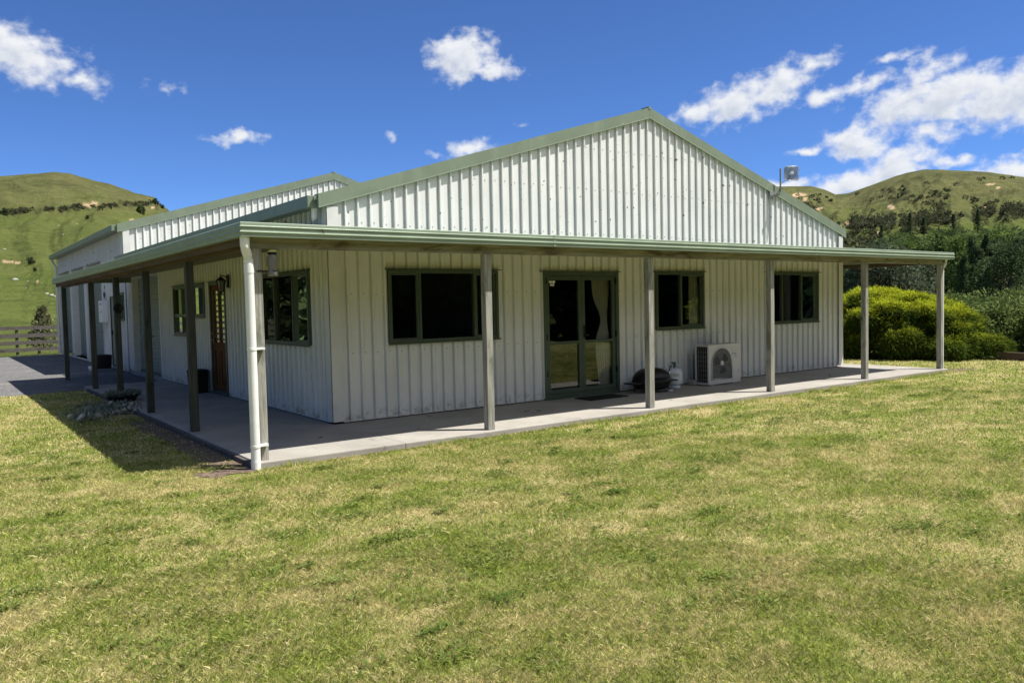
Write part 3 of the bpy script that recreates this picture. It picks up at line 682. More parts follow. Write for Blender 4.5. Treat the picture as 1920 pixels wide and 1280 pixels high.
# french door
b = MB(); u0, u1, z0, z1 = FD
frame_box(b, F_, u0-.01, u1+.01, .02, z1+.01, .06, -.07, .042); bx_(b, F_, u0-.05, u1+.05, 0, .075, z1+.011, z1+.023)
bx_(b, F_, u0, u1, -.07, .06, .0, .019)
fd = b.build('french_door', 'frame', house)
for i, (a, c) in enumerate(((u0+.055, 4.497), (4.503, u1-.055))):
    b = MB(); frame_box(b, F_, a, c, .085, z1-.055, .068, -.03, .02)
    bx_(b, F_, a+.068, c-.068, -.028, .018, .90, .945)
    lf = b.build('door_leaf', 'frame', fd)
    g = MB(); g.quad(F_(a+.06, -.006, .145), F_(c-.06, -.006, .145), F_(c-.06, -.006, z1-.115), F_(a+.06, -.006, z1-.115)); g.build('pane', 'glass', fd)
b = MB(); bx_(b, F_, 4.535, 4.56, .0205, .035, .98, 1.2); bx_(b, F_, 4.53, 4.565, .036, .055, 1.02, 1.045); bx_(b, F_, 4.53, 4.62, .056, .068, 1.022, 1.043)
b.build('door_handle', 'black', fd)
for z in (.42, 1.03, 1.95):
    for u in (u0+.05, u1-.05): b = MB(); bx_(b, F_, u-.012, u+.012, .021, .046, z-.05, z+.05); b.build('hinge', 'black', fd)
b = MB()   # white butterfly sticker on the left pane
c = (3.88, 1.90)
for sx in (-1, 1):
    for (du, dz, ru, rz) in ((.035, .022, .032, .024), (.026, -.024, .022, .022)):
        P = [F_(c[0]+sx*(du+ru*math.cos(2*math.pi*k/12)), .0, c[1]+dz+rz*math.sin(2*math.pi*k/12)+.3*du) for k in range(12)]; b.add(P, [tuple(range(12))])
bx_(b, F_, c[0]-.004, c[0]+.004, -.002, .001, c[1]-.04, c[1]+.05)
b.build('butterfly_sticker', 'white', fd)
# wooden entry door
b = MB(); u0, u1, z0, z1 = SW[1]
frame_box(b, S_, u0, u1, .02, z1, .055, -.08, .04); bx_(b, S_, u0-.04, u1+.04, 0, .07, z1+.001, z1+.013); bx_(b, S_, u0, u1, -.06, .05, 0, .019)
ed = b.build('entry_door', 'frame', house)
b = MB(); a, c = u0+.058, u1-.058; zt = z1-.058
frame_box(b, S_, a, c, .08, zt, .11, -.035, .005); bx_(b, S_, a+.11, c-.11, -.033, .003, .82, .98)
m_ = (a+c)/2; bx_(b, S_, m_-.05, m_+.05, -.033, .003, .191, .819); bx_(b, S_, m_-.045, m_+.045, -.033, .003, .981, zt-.111)
for (p0, p1) in ((a+.112, m_-.052), (m_+.052, c-.112)): bx_(b, S_, p0, p1, -.028, -.014, .192, .818); bx_(b, S_, p0+.04, p1-.04, -.014, -.004, .24, .77)
b.build('door_leaf', 'door', ed)
for (p0, p1) in ((a+.112, m_-.047), (m_+.047, c-.112)):
    g = MB(); g.quad(S_(p0, -.02, .983), S_(p1, -.02, .983), S_(p1, -.02, zt-.113), S_(p0, -.02, zt-.113)); g.build('leadlight_pane', 'glass', ed)
    l = MB()
    for k in range(9):
        z = 1.06+k*.105; l.tube([S_(p0, -.012, z-.05), S_((p0+p1)/2, -.012, z), S_(p1, -.012, z-.05)], .004, 5); l.tube([S_(p0, -.012, z+.02), S_((p0+p1)/2, -.012, z-.04), S_(p1, -.012, z+.02)], .004, 5)
    l.build('leadwork', 'letter', ed)
b = MB(); bx_(b, S_, c-.075, c-.045, .006, .014, .95, 1.2); b.tube([S_(c-.06, .01, 1.02), S_(c-.06, .055, 1.02), S_(c-.16, .06, 1.02)], .009, 8); b.tube([S_(c-.06, .012, 1.15), S_(c-.06, .04, 1.15)], .018, 10)
b.build('door_handle', 'brass', ed)
# roller doors
def roller(parent, y0, y1, ztop, rec, nm='roller_door'):
    b = MB(); n = int(ztop/.075); V = []; F = []
    prof = []
    z = .01
    while z < ztop:
        prof += [(z, .0), (z+.012, .014), (z+.05, .014), (z+.062, .0)]; z += .075
    prof = [q for q in prof if q[0] < ztop]+[(ztop, 0)]
    for (za, d) in prof: V += [S_(y0, -rec+d, za), S_(y1, -rec+d, za)]
    for i in range(len(prof)-1): F.append((2*i, 2*i+1, 2*i+3, 2*i+2))
    b.add(V, F); r_ = b.build(nm, 'roller', parent)
    j = MB(); bx_(j, S_, y0-.002, y0+.0, -rec, .03, .02, ztop); bx_(j, S_, y1, y1+.002, -rec, .03, .02, ztop)
    bx_(j, S_, y0, y1, -rec-.002, .03, ztop, ztop+.002); bx_(j, S_, y0-.05, y0-.002, .029, .033, .02, ztop+.05); bx_(j, S_, y1+.002, y1+.05, .029, .033, .02, ztop+.05)
    j.build('door_jamb', 'flash', r_)
    k = MB(); bx_(k, S_, y0+.01, y1-.01, -rec+.016, -rec+.03, .012, .07); bx_(k, S_, (y0+y1)/2-.06, (y0+y1)/2+.06, -rec+.016, -rec+.04, .95, .98); k.build('door_handle', 'frame', r_)
    return r_
roller(house, 9.77, 12.73, 2.46, .14)

# ------------------------------------------------------------------ verandah
GX, GY, ZG, ZB = -1.85, -2.1, 2.47, 2.325
YE = 12.75; XE = 13.18
PROF = [(-.06, ZB), (0, ZB), (0, ZB+.035), (.012, ZB+.042), (.012, ZB+.048), (0, ZB+.055), (0, ZB+.092), (.010, ZB+.098), (.010, ZB+.103), (0, ZB+.11), (0, ZG-.006), (-.006, ZG), (-.016, ZG), (-.016, ZG-.10), (-.12, ZG-.10), (-.12, ZB), (-.06, ZB)]
def run(mb, pts):   # extrude the gutter profile along a mitred path; q<0 is outwards
    rings = []
    for (fx, fy) in pts:
        rings.append([fx(q) + fy(q) for q in PROF])
b = MB(); rings = []
for q in PROF: pass
far = [(GX-q[0]*-1*-1 if False else GX+(-q[0]), YE, q[1]) for q in PROF]
cor = [(GX-q[0], GY-q[0], q[1]) for q in PROF]
cor2 = [(XE+q[0], GY-q[0], q[1]) for q in PROF]
end = [(XE+q[0], 24.0, q[1]) for q in PROF]
n = len(PROF)
for (A_, B_) in ((far, cor), (cor, cor2), (cor2, end)):
    b.add(A_+B_, [(i, (i+1) % n, n+(i+1) % n, n+i) for i in range(n-1)])
b.box(GX-.003, GX+.12, YE, YE+.004, ZB, ZG)
for x in (3.35-1.15, 8.1): b.box(x, x+.045, GY-.004, GY-.0005, ZB-.002, ZG-.001)
b.build('verandah_gutter', 'gutter', house)
# little scratches and bird marks on the gutter face
b = MB()
for (x, dz, l, r_) in [(-1.05, .07, .05, .5), (-1.0, .075, .04, -.7), (-.97, .06, .05, 2.2), (-1.02, .055, .03, 1.2)]:
    dx, dz2 = l*math.cos(r_), l*math.sin(r_); b.quad((x, GY-.0145, ZB+dz), (x+dx, GY-.0145, ZB+dz+dz2), (x+dx+.004, GY-.0145, ZB+dz+dz2+.008), (x+.006, GY-.0145, ZB+dz+.008))
b.build('scuff_mark', 'dark', house)
# beams
BZ0, BZ1 = 2.22, 2.33
b = MB(); b.box(-1.70, 2.9, -1.905, -1.862, BZ0, BZ1, bev=.004); b.box(2.903, 8.0, -1.905, -1.862, BZ0-.002, BZ1, bev=.004); b.box(8.003, 13.11, -1.905, -1.862, BZ0, BZ1, bev=.004)
b.build('front_beam', 'beam', house)
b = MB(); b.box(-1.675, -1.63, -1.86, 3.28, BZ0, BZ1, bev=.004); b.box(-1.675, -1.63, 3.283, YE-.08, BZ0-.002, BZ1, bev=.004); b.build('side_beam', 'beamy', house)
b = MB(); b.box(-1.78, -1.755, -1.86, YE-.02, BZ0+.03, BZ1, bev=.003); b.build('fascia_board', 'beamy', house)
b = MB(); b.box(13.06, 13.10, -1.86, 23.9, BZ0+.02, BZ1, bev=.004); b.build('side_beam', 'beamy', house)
# verandah roof: soffit sheet under, roof sheet over
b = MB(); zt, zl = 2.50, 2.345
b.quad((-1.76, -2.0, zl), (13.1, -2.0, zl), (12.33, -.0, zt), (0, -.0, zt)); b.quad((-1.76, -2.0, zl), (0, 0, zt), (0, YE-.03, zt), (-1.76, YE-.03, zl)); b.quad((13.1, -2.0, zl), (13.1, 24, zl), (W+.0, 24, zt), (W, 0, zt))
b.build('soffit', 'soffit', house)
b = MB()
zt, zl = 2.62, 2.455
b.quad((-1.80, -2.05, zl), (13.13, -2.05, zl), (12.33, -.03, zt), (-.03, -.03, zt)); b.quad((-1.80, -2.05, zl), (-.03, -.03, zt), (-.03, YE-.0, zt), (-1.80, YE-.0, zl)); b.quad((13.13, -2.05, zl), (13.13, 24, zl), (W+.03, 24, zt), (W+.03, 0, zt))
b.quad((-1.80, YE, zl), (-.03, YE, zt), (-.03, YE, 2.36), (-1.80, YE, 2.345))
b.build('verandah_roof', 'roof', house)
for k in range(13):
    pass
# rafters under the right-hand and far-left ends
for y in (-1.2, .4, 2.0): b = MB(); b.box(12.36, 13.05, y, y+.045, 2.28, 2.335); b.build('rafter', 'beamy', house)
# posts
def post(x, y, zb=0., h=BZ0, mt='post'):
    b = MB(); b.box(x-.05, x+.05, y-.05, y+.05, zb, h, bev=.006)
    o = b.build('verandah_post', mt, house); return o
for i, x in enumerate([1.286, 4.198, 7.127, 10.088, 13.06]): post(x, -1.862+.0)
cp = post(-1.63, -1.862, -.08)
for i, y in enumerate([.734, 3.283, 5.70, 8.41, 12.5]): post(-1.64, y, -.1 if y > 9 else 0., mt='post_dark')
# downpipes
b = MB(); px_, py_ = -1.738, -1.968
b.tube([(-1.79, -2.03, 2.34), (-1.79, -2.03, 2.27), (-1.788, -2.026, 2.235), (-1.778, -2.012, 2.20), (-1.752, -1.985, 2.14), (-1.742, -1.97, 2.10), (px_, py_, 2.06), (px_, py_, 1.0), (px_, py_, -.06)], .048, 20)
b.tube([(px_, py_, 2.05), (px_, py_, 1.96)], .051, 20); b.tube([(px_, py_, .02), (px_, py_, -.07)], .051, 20)
dp = b.build('downpipe', 'white', house)
for z in (1.18, .17): b = MB(); b.tube([(px_, py_, z-.012), (px_, py_, z+.012)], .052, 20); b.box(px_+.03, px_+.14, py_+.0, py_+.052, z-.01, z+.012); b.build('pipe_clip', 'white', dp)
b = MB(); b.tube([(13.15, -1.95, 2.33), (13.15, -1.93, 2.25), (13.14, -1.88, 2.16), (13.14, -1.87, 2.1), (13.14, -1.87, 0)], .033, 14); b.build('downpipe', 'white', house)

# ------------------------------------------------------------------ interior shell so the rooms are dark
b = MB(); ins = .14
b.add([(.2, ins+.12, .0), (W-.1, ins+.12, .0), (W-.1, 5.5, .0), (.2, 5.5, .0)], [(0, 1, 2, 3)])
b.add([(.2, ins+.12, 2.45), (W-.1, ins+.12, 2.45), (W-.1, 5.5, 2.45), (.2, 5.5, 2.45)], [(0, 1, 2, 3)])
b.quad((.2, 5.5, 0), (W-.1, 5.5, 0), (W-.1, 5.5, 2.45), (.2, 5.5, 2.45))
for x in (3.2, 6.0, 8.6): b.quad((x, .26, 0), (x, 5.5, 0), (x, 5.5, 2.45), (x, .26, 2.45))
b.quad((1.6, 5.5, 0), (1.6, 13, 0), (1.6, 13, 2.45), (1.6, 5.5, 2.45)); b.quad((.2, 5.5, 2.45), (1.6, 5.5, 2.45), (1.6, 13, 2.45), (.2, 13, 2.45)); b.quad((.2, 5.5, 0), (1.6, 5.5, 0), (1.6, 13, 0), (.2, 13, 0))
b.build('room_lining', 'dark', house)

# ------------------------------------------------------------------ rear shed
Z0 = 3.98; sl2 = (5.86-Z0)/(W/2+.15)
gz2 = lambda u: Z0+sl2*(min(u, W-u)+.15)-.14
FY = lambda u, v, z: (u, Y1-v, z)
clad(0, W, 2.6, gz2, [W/2], [], .13, FY).build('front_wall', 'clad', shed)
RD = [(17.23, 20.05, -.01, 3.2), (20.6, 23.42, -.01, 3.2), (23.92, 26.85, -.01, 3.2)]
SD = [(14.98, 15.9, -.01, 2.06), (13.82, 14.5, 1.37, 2.1)]
clad(Y1, Y2, -.06, lambda u: 3.8, [], RD+SD, .2, S_).build('side_wall', 'clad', shed)
clad(Y1, Y2, -.06, lambda u: 3.8, [], [], .2, lambda u, v, z: (W+v, u, z)).build('side_wall', 'clad', shed)
clad(0, W, -.06, gz2, [W/2], [], .13, lambda u, v, z: (u, Y2+v, z)).build('back_wall', 'clad', shed)
b = MB(); b.box(-.006, .13, Y1-.047, Y1-.044, 2.5, 3.85); b.box(-.036, -.033, Y1-.033, Y1+.13, .0, 3.85); b.box(-.036, -.006, Y1-.047, Y1-.044, 2.5, 3.85)
b.build('corner_flashing', 'flash', shed); b = MB(); b.box(-.045, -.042, Y2-.15, Y2, -.05, 3.8); b.build('corner_flashing', 'flash', shed)
roof(shed, Y1-.04, Y2, Z0-.02, sl2)
barge(shed, Y1, Z0, sl2, .22, .17)
b = MB(); b.box(-.3, -.16, Y1+.0, Y2+.03, 3.79, 3.95, bev=.008); b.box(-.16, -.0, Y1+.1, Y2, 3.81, 3.825); b.build('eave_gutter', 'green', shed)
for r_ in RD: roller(shed, r_[0], r_[1], 3.2, .2)
b = MB(); b.tube([(-.2, Y2-.1, 3.8), (-.2, Y2-.1, 3.7), (-.09, Y2-.12, 3.5), (-.09, Y2-.12, -.06)], .045, 14); b.build('downpipe', 'white', shed)
b = MB(); b.tube([(1.92, Y1-.1, 3.2), (1.92, Y1-.1, 3.52), (1.92, Y1-.03, 3.55)], .03, 10); b.build('vent_pipe', 'white', shed)
# shed door and window
window(shed, S_, SD[1][0], SD[1][1], SD[1][2], SD[1][3], [], ())
b = MB(); frame_box(b, S_, SD[0][0], SD[0][1], .0, 2.06, .05, -.05, .04); d_ = b.build('side_door', 'frame', shed)
b = MB(); bx_(b, S_, SD[0][0]+.052, SD[0][1]-.052, -.03, .01, .02, 2.0); b.build('door_leaf', 'roller', d_)
b = MB(); bx_(b, S_, SD[0][1]-.14, SD[0][1]-.11, .011, .06, .95, 1.05); b.tube([S_(SD[0][1]-.12, .06, 1.0), S_(SD[0][1]-.24, .06, 1.0)], .01, 8); b.build('door_handle', 'black', d_)
# dark lining behind the walls of the shed
b = MB(); b.quad((.3, Y1+.2, 0), (.3, Y2-.2, 0), (.3, Y2-.2, 3.6), (.3, Y1+.2, 3.6)); b.build('room_lining', 'dark', shed)

# ------------------------------------------------------------------ things on and around the verandah
# heat pump
hp = empty('heat_pump', (7.55, -.38, 0), 'cream outdoor heat pump unit with round fan grille standing on the path', 'heat pump')
x0, x1, y0, y1 = 7.09, 8.02, -.56, -.24; z0, z1 = .015, .755
b = MB(); b.box(x0, x1, y0, y0+.035, z0, z1, bev=.014); b.box(x0, x1, y0+.036, y1, z1-.035, z1-.001, bev=.006); b.box(x0, x1, y0+.036, y1, z0, z0+.04, bev=.004); b.box(x1-.22, x1-.001, y0+.036, y1, z0+.041, z1-.036, bev=.004)
b.box(x0+.001, x0+.03, y1-.03, y1, z0+.041, z1-.036)
b.box(x0+.1, x0+.2, y0+.02, y1, .001, z0-.001); b.box(x1-.2, x1-.1, y0+.02, y1, .001, z0-.001); b.build('casing', 'enamel', hp)
b = MB(); b.box(x0+.018, x0+.022, y0+.04, y1-.035, z0+.042, z1-.04)
for k in range(7): b.box(x0+.002, x0+.012, y0+.04, y1-.035, z0+.09+k*.085, z0+.096+k*.085, 1)
for k in range(4): b.box(x0+.0035, x0+.011, y0+.07+k*.055, y0+.075+k*.055, z0+.05, z1-.05, 1)
b.box(x0+.024, x1-.23, y1-.02, y1-.01, z0+.042, z1-.04)
b.build('coil', ['coil', 'grille'], hp)
cx, cz, rad = 7.455, .405, .285
arch = [(cx+rad*math.cos(a), cz+rad*1.0*math.sin(a)) for a in np.linspace(0, math.pi, 25)]+[(cx-rad, cz-.285), (cx+rad, cz-.285)]
b = MB(); b.add([(x, y0-.003, z) for x, z in arch], [tuple(range(len(arch)))]); fp = b.build('fan_recess', 'fanblade', hp)
b = MB()
loop = [Vector((x, y0-.010, z)) for x, z in arch]
b.tube(loop+[loop[0]], .012, 6, cap=False)
b.build('grille_rim', 'enamel', hp)
for k in range(3):
    b = MB(); a0 = k*2.094+.3; P = [(cx+.04*math.cos(a0), y0-.005, cz+.04*math.sin(a0))]+[(cx+.2*math.cos(q), y0-.005, cz+.2*math.sin(q)) for q in np.linspace(a0-.1, a0+.95, 8)]+[(cx+.04*math.cos(a0+1.2), y0-.005, cz+.04*math.sin(a0+1.2))]
    b.add(P, [tuple(range(len(P)))]); b.build('fan_blade', 'coil', hp)
b = MB()
for k in range(13):
    r_ = .035+k*.0195
    P = [(cx+r_*math.cos(a), y0-.012, cz+r_*math.sin(a)) for a in np.linspace(0, 2*math.pi, 33)]
    b.tube(P, .0022, 4, cap=False)
for k in range(28):
    a = 2*math.pi*k/28; b.tube([(cx+.03*math.cos(a), y0-.013, cz+.03*math.sin(a)), (cx+.278*math.cos(a+.25), y0-.013, cz+.278*math.sin(a+.25))], .002, 4, cap=False)
for sx in (-1, 1):
    for k in range(4): b.tube([(cx+sx*(.272-k*.03), y0-.012, cz-.28), (cx+sx*(.272-k*.03), y0-.012, cz-.06-k*.05)], .002, 4, cap=False)
for k in range(5): b.tube([(cx-.278, y0-.012, cz-.27+k*.02), (cx+.278, y0-.012, cz-.27+k*.02)], .0018, 4, cap=False)
b.build('fan_grille', 'grille', hp)
b = MB(); b.lathe([(0, .022), (.040, .022), (.046, .018), (.046, .01)], (cx, y0, cz), 20, axis='y'); b.build('fan_hub', 'enamel', hp)
b = MB()
for k in range(8): b.box(7.765+k*.016, 7.776+k*.016, y0-.0025, y0-.0006, .555, .569 if k % 3 else .574)
b.build('maker_lettering', 'letter', hp); b = MB()
for k in range(3): b.box(7.845+k*.018, 7.859+k*.018, y0-.0025, y0-.0006, .505, .522)
b.build('model_lettering', 'letter', hp)
for u in (7.77, 7.93): b = MB(); b.box(u, u+.02, y0-.0035, y0-.0006, .24, .255); b.build('cover_screw', 'letter', hp)
b = MB(); b.box(7.755, 7.758, y0-.0015, y0-.0004, z0+.03, z1-.03); b.build('panel_seam', 'grille', hp)
b = MB(); b.box(7.0, 7.16, -.28, -.12, .0, .09, bev=.02); tag(b.build('foot_block', 'stone'), 'small pale block at the back left foot of the heat pump', 'block')
# barbecue
bq = empty('barbecue', (5.72, -.42, 0), 'black portable barbecue with domed lid behind the verandah post', 'barbecue')
def superlathe(prof, c, rx, ry, n=36, mi=0, ex=.75):
    b = MB(); V = []; F = []
    for (k, h) in prof:
        for i in range(n):
            a = 2*math.pi*i/n; ca, sa = math.cos(a), math.sin(a)
            V.append((c[0]+rx*k*math.copysign(abs(ca)**ex, ca), c[1]+ry*k*math.copysign(abs(sa)**ex, sa), c[2]+h))
    for i in range(len(prof)-1):
        for k in range(n): F.append((i*n+k, i*n+(k+1) % n, (i+1)*n+(k+1) % n, (i+1)*n+k))
    b.add(V, F, mi, True); return b
superlathe([(.0, .42), (.3, .418), (.55, .40), (.78, .35), (.92, .28), (.985, .21), (1.0, .195), (1.0, .185)], (5.74, -.42, 0), .38, .25).build('lid', 'black', bq)
superlathe([(1.0, .182), (.97, .16), (.86, .10), (.7, .05), (.0, .04)], (5.74, -.42, 0), .385, .255).build('cook_box', 'black', bq)
for q in ((5.19, 5.38), (6.10, 6.27)): b = MB(); b.box(q[0], q[1], -.56, -.28, .165, .19, bev=.012); b.build('side_shelf', 'black', bq)
b = MB()
for sx in (5.5, 5.98):
    b.tube([(sx, -.6, .01), (sx, -.58, .14), (sx, -.26, .14), (sx, -.24, .01)], .014, 8)
b.tube([(5.5, -.6, .015), (5.98, -.6, .015)], .014, 8); b.build('stand', 'black', bq)
b = MB(); b.tube([(5.6, -.655, .25), (5.6, -.70, .26), (5.88, -.70, .26), (5.88, -.655, .25)], .012, 8); b.build('lid_handle', 'black', bq)
b = MB(); b.lathe([(0, .012), (.022, .012), (.024, .0)], (5.98, -.625, .335), 14, axis='y'); b.build('badge', 'cream', bq); b = MB(); b.box(5.93, 6.02, -.66, -.615, .012, .035); b.build('foot_cap', 'cream', bq)
# gas bottle
gb = empty('gas_bottle', (6.55, -.27, 0), 'pale grey gas bottle standing between the barbecue and the heat pump', 'gas bottle')
gx, gy = 6.44, -.30
b = MB(); b.lathe([(.0, .05), (.11, .052), (.15, .08), (.158, .12), (.158, .27), (.15, .315), (.125, .345), (.07, .365), (.03, .37), (0, .37)], (gx, gy, 0), 30); b.build('bottle_body', 'gas', gb)
b = MB(); b.lathe([(.115, .0), (.12, .0), (.12, .055), (.115, .055)], (gx, gy, 0), 24); b.build('foot_ring', 'gas', gb)
b = MB()
for k in range(3):
    a0 = k*2.09+.4; P = [(gx+.085*math.cos(a0+q), gy+.085*math.sin(a0+q), .44) for q in np.linspace(0, 1.2, 6)]; b.tube([(P[0][0], P[0][1], .355)]+P+[(P[-1][0], P[-1][1], .355)], .009, 6)
b.build('collar', 'gas', gb)
b = MB(); b.tube([(gx, gy, .365), (gx, gy, .43)], .02, 10); b.tube([(gx, gy, .41), (gx-.08, gy-.02, .41), (gx-.14, gy-.05, .40), (gx-.24, gy-.1, .30), (gx-.3, gy-.12, .2)], .010, 8); b.build('valve', 'black', gb); b = MB(); b.lathe([(.0, .432), (.04, .432), (.045, .45), (.04, .47), (0, .475)], (gx, gy, 0), 12); b.tube([(gx, gy, .42), (gx+.07, gy-.02, .40), (gx+.1, gy-.03, .36)], .014, 8); b.build('valve_knob', 'letgreen', gb)
b = MB()
def curved(mb, a0, a1, z0_, z1_, r=.1595, n=8, mi=0):
    for k in range(n):
        p0 = a0+(a1-a0)*k/n; p1 = a0+(a1-a0)*(k+1)/n
        mb.quad((gx+r*math.cos(p0), gy+r*math.sin(p0), z0_), (gx+r*math.cos(p1), gy+r*math.sin(p1), z0_), (gx+r*math.cos(p1), gy+r*math.sin(p1), z1_), (gx+r*math.cos(p0), gy+r*math.sin(p0), z1_), mi)
ac = math.atan2(CAM[1]-gy, CAM[0]-gx)
curved(b, ac-.35, ac+.95, .215, .285)
# the letter V and a line of small print
for (a0, a1) in ((ac-.0, ac-.0),): pass
lb = b.build('label_band', 'cream', gb)
b = MB()
for sgn in (-1, 1):
    am = ac+.12; r2 = .1605
    for k in range(6):
        t0, t1 = k/6, (k+1)/6; aA = am+sgn*.11*t0; aB = am+sgn*.11*t1
        b.quad((gx+r2*math.cos(aA-.02), gy+r2*math.sin(aA-.02), .228+.045*t0), (gx+r2*math.cos(aA+.025), gy+r2*math.sin(aA+.025), .228+.045*t0), (gx+r2*math.cos(aB+.025), gy+r2*math.sin(aB+.025), .228+.045*t1), (gx+r2*math.cos(aB-.02), gy+r2*math.sin(aB-.02), .228+.045*t1))
curved(b, ac+.30, ac+.62, .255, .262, r=.1606, n=4); curved(b, ac+.30, ac+.55, .238, .243, r=.1606, n=4)
b.build('printed_mark', 'letgreen', gb)
# door mat
b = MB(); b.box(4.14, 4.98, -.62, -.2, .001, .016, bev=.004); tag(b.build('door_mat', 'blackrub'), 'dark door mat lying in front of the french doors', 'door mat')
# leaf litter and specks on the slab
for i, (x, y, s) in enumerate([(-.62, -.95, .028), (.62, -1.2, .02), (2.6, -.9, .03), (2.75, -.98, .03), (10.2, -1.05, .03), (5.05, -1.5, .02), (1.3, -.35, .03)]):
    b = MB(); rg = random.Random(i)
    for k in range(5):
        a = rg.uniform(0, 6.28); q = (x+rg.uniform(-1, 1)*s, y+rg.uniform(-1, 1)*s)
        b.add([(q[0]-s*math.cos(a), q[1]-s*math.sin(a), .003), (q[0], q[1]-.3*s, .003+s*.5), (q[0]+s*math.cos(a), q[1]+s*math.sin(a), .004), (q[0], q[1]+.3*s, .003+s*.3)], [(0, 1, 2, 3)])
    o = b.build('dry_leaf', 'dark'); tag(o, 'dark scrap of dry leaf lying on the concrete path', 'leaf', 'leaf scraps on the path')
# wall lantern
wl = empty('wall_lantern', (0, 4.36, 2.05), 'black coach lantern on the side wall beside the wooden door', 'lantern')
ly = 4.36
b = MB(); b.box(-.062, -.034, ly-.045, ly+.045, 1.98, 2.22, bev=.01); b.tube([(-.06, ly, 2.16), (-.12, ly, 2.2), (-.17, ly, 2.2), (-.17, ly, 2.16)], .011, 8); b.tube([(-.06, ly, 2.05), (-.1, ly, 2.0), (-.12, ly, 2.06), (-.1, ly, 2.12)], .008, 6); b.build('bracket', 'black', wl)
b = MB(); b.lathe([(.0, .27), (.012, .25), (.008, .22), (.03, .2), (.09, .15), (.095, .14), (.0, .14)], (-.17, ly, 1.97), 6); b.lathe([(.0, -.13), (.008, -.11), (.012, -.08), (.04, -.06), (.045, -.05), (0, -.05)], (-.17, ly, 1.97), 6)
for k in range(6):
    a = 2*math.pi*k/6; b.tube([(-.17+.082*math.cos(a), ly+.082*math.sin(a), 2.11), (-.17+.045*math.cos(a), ly+.045*math.sin(a), 1.92)], .006, 5)
b.build('cage', 'black', wl)
b = MB(); b.lathe([(.04, -.048), (.078, .138)], (-.17, ly, 1.97), 6); b.build('lantern_glass', 'jar', wl)
# jar feeder strapped to the corner post
jf = empty('jar_feeder', (-1.46, -1.9, 1.95), 'upturned clear jar with a yellow lid strapped to the corner post', 'jar')
b = MB(); b.lathe([(.0, .0), (.052, .0), (.056, .02), (.056, .045), (.048, .06), (.05, .09), (.055, .12), (.055, .19), (.045, .22), (.043, .225)], (-1.475, -1.93, 1.93), 20); b.build('jar_body', 'jar', jf)
b = MB(); b.lathe([(.045, .226), (.047, .228), (.047, .252), (.0, .252)], (-1.475, -1.93, 1.93), 20); b.build('neck_band', 'black', jf)
b = MB(); b.lathe([(.047, .253), (.045, .268), (.02, .282), (0, .284)], (-1.475, -1.93, 1.93), 20); b.build('jar_lid', 'yellow', jf)
b = MB(); b.tube([(-1.635, -1.917, 1.985), (-1.53, -1.918, 1.985), (-1.475, -1.99, 1.988), (-1.415, -1.93, 1.99), (-1.475, -1.87, 1.99), (-1.526, -1.86, 1.985), (-1.526, -1.808, 1.985), (-1.635, -1.808, 1.985), (-1.635, -1.917, 1.985)], .009, 6, cap=False); b.build('strap', 'black', jf)
# grid antenna on the right-hand barge
an = empty('antenna', (9.9, -.08, 3.8), 'grey square grid antenna on a pole above the right-hand gable slope', 'antenna')
axp, ayp = 9.90, -.14
b = MB(); b.tube([(9.72, -.065, 3.70), (9.80, -.14, 3.70), (9.87, ayp, 3.73), (axp, ayp, 3.80), (axp, ayp, 4.25)], .017, 10); b.box(9.64, 9.80, -.075, -.058, 3.62, 3.78, bev=.004); b.build('pole', 'grille', an)
b = MB()
dv = Vector((.86, -.5, 0)).normalized(); dn = Vector((-.5, -.86, .0)).normalized(); c0 = Vector((axp+.0, ayp-.06, 3.99))
def dp_(s, t_):
    bow = .04*(((s-.16)/.16)**2+((t_-.145)/.145)**2); return c0+dv*s+Vector((0, 0, t_))+dn*bow*1.0
SWd, SHt = .32, .29
for k in range(15):
    s = .02+k*(SWd-.04)/14; b.tube([dp_(s, q) for q in np.linspace(.01, SHt-.01, 7)], .0045, 4, cap=False)
for k in range(18):
    t_ = .01+k*(SHt-.02)/17; b.tube([dp_(q, t_) for q in np.linspace(.02, SWd-.02, 9)], .0035, 4, cap=False)
rim = [dp_(.04, 0), dp_(SWd-.05, 0), dp_(SWd-.01, .03), dp_(SWd, .1), dp_(SWd, SHt-.06), dp_(SWd-.04, SHt), dp_(.05, SHt), dp_(.0, SHt-.05), dp_(0, .05), dp_(.04, 0)]
b.tube(rim, .008, 6, cap=False); b.tube([dp_(SWd*.55, 0), dp_(SWd*.55, SHt)], .007, 6)
sh = [dp_(.02+(SWd-.04)*i/8, .01+(SHt-.02)*j/8) for j in range(9) for i in range(9)]
b.add([tuple(q+dn*-.004) for q in sh], [(j*9+i, j*9+i+1, (j+1)*9+i+1, (j+1)*9+i) for j in range(8) for i in range(8)], 1)
b.build('grid_reflector', ['mesh', 'perf'], an)
b = MB(); cc_ = dp_(.14, .15); b.tube([cc_, cc_+dn*.1], .02, 10); b.tube([cc_+dn*.1, cc_+dn*.14], .032, 12); b.build('feed_horn', 'white', an)
b = MB(); b.tube([cc_+dn*.02, cc_+Vector((-.03, -.01, -.1)), Vector((axp+.02, ayp, 3.95)), Vector((axp, ayp+.03, 3.8)), Vector((9.78, -.07, 3.66))], .006, 6); b.build('cable', 'black', an)
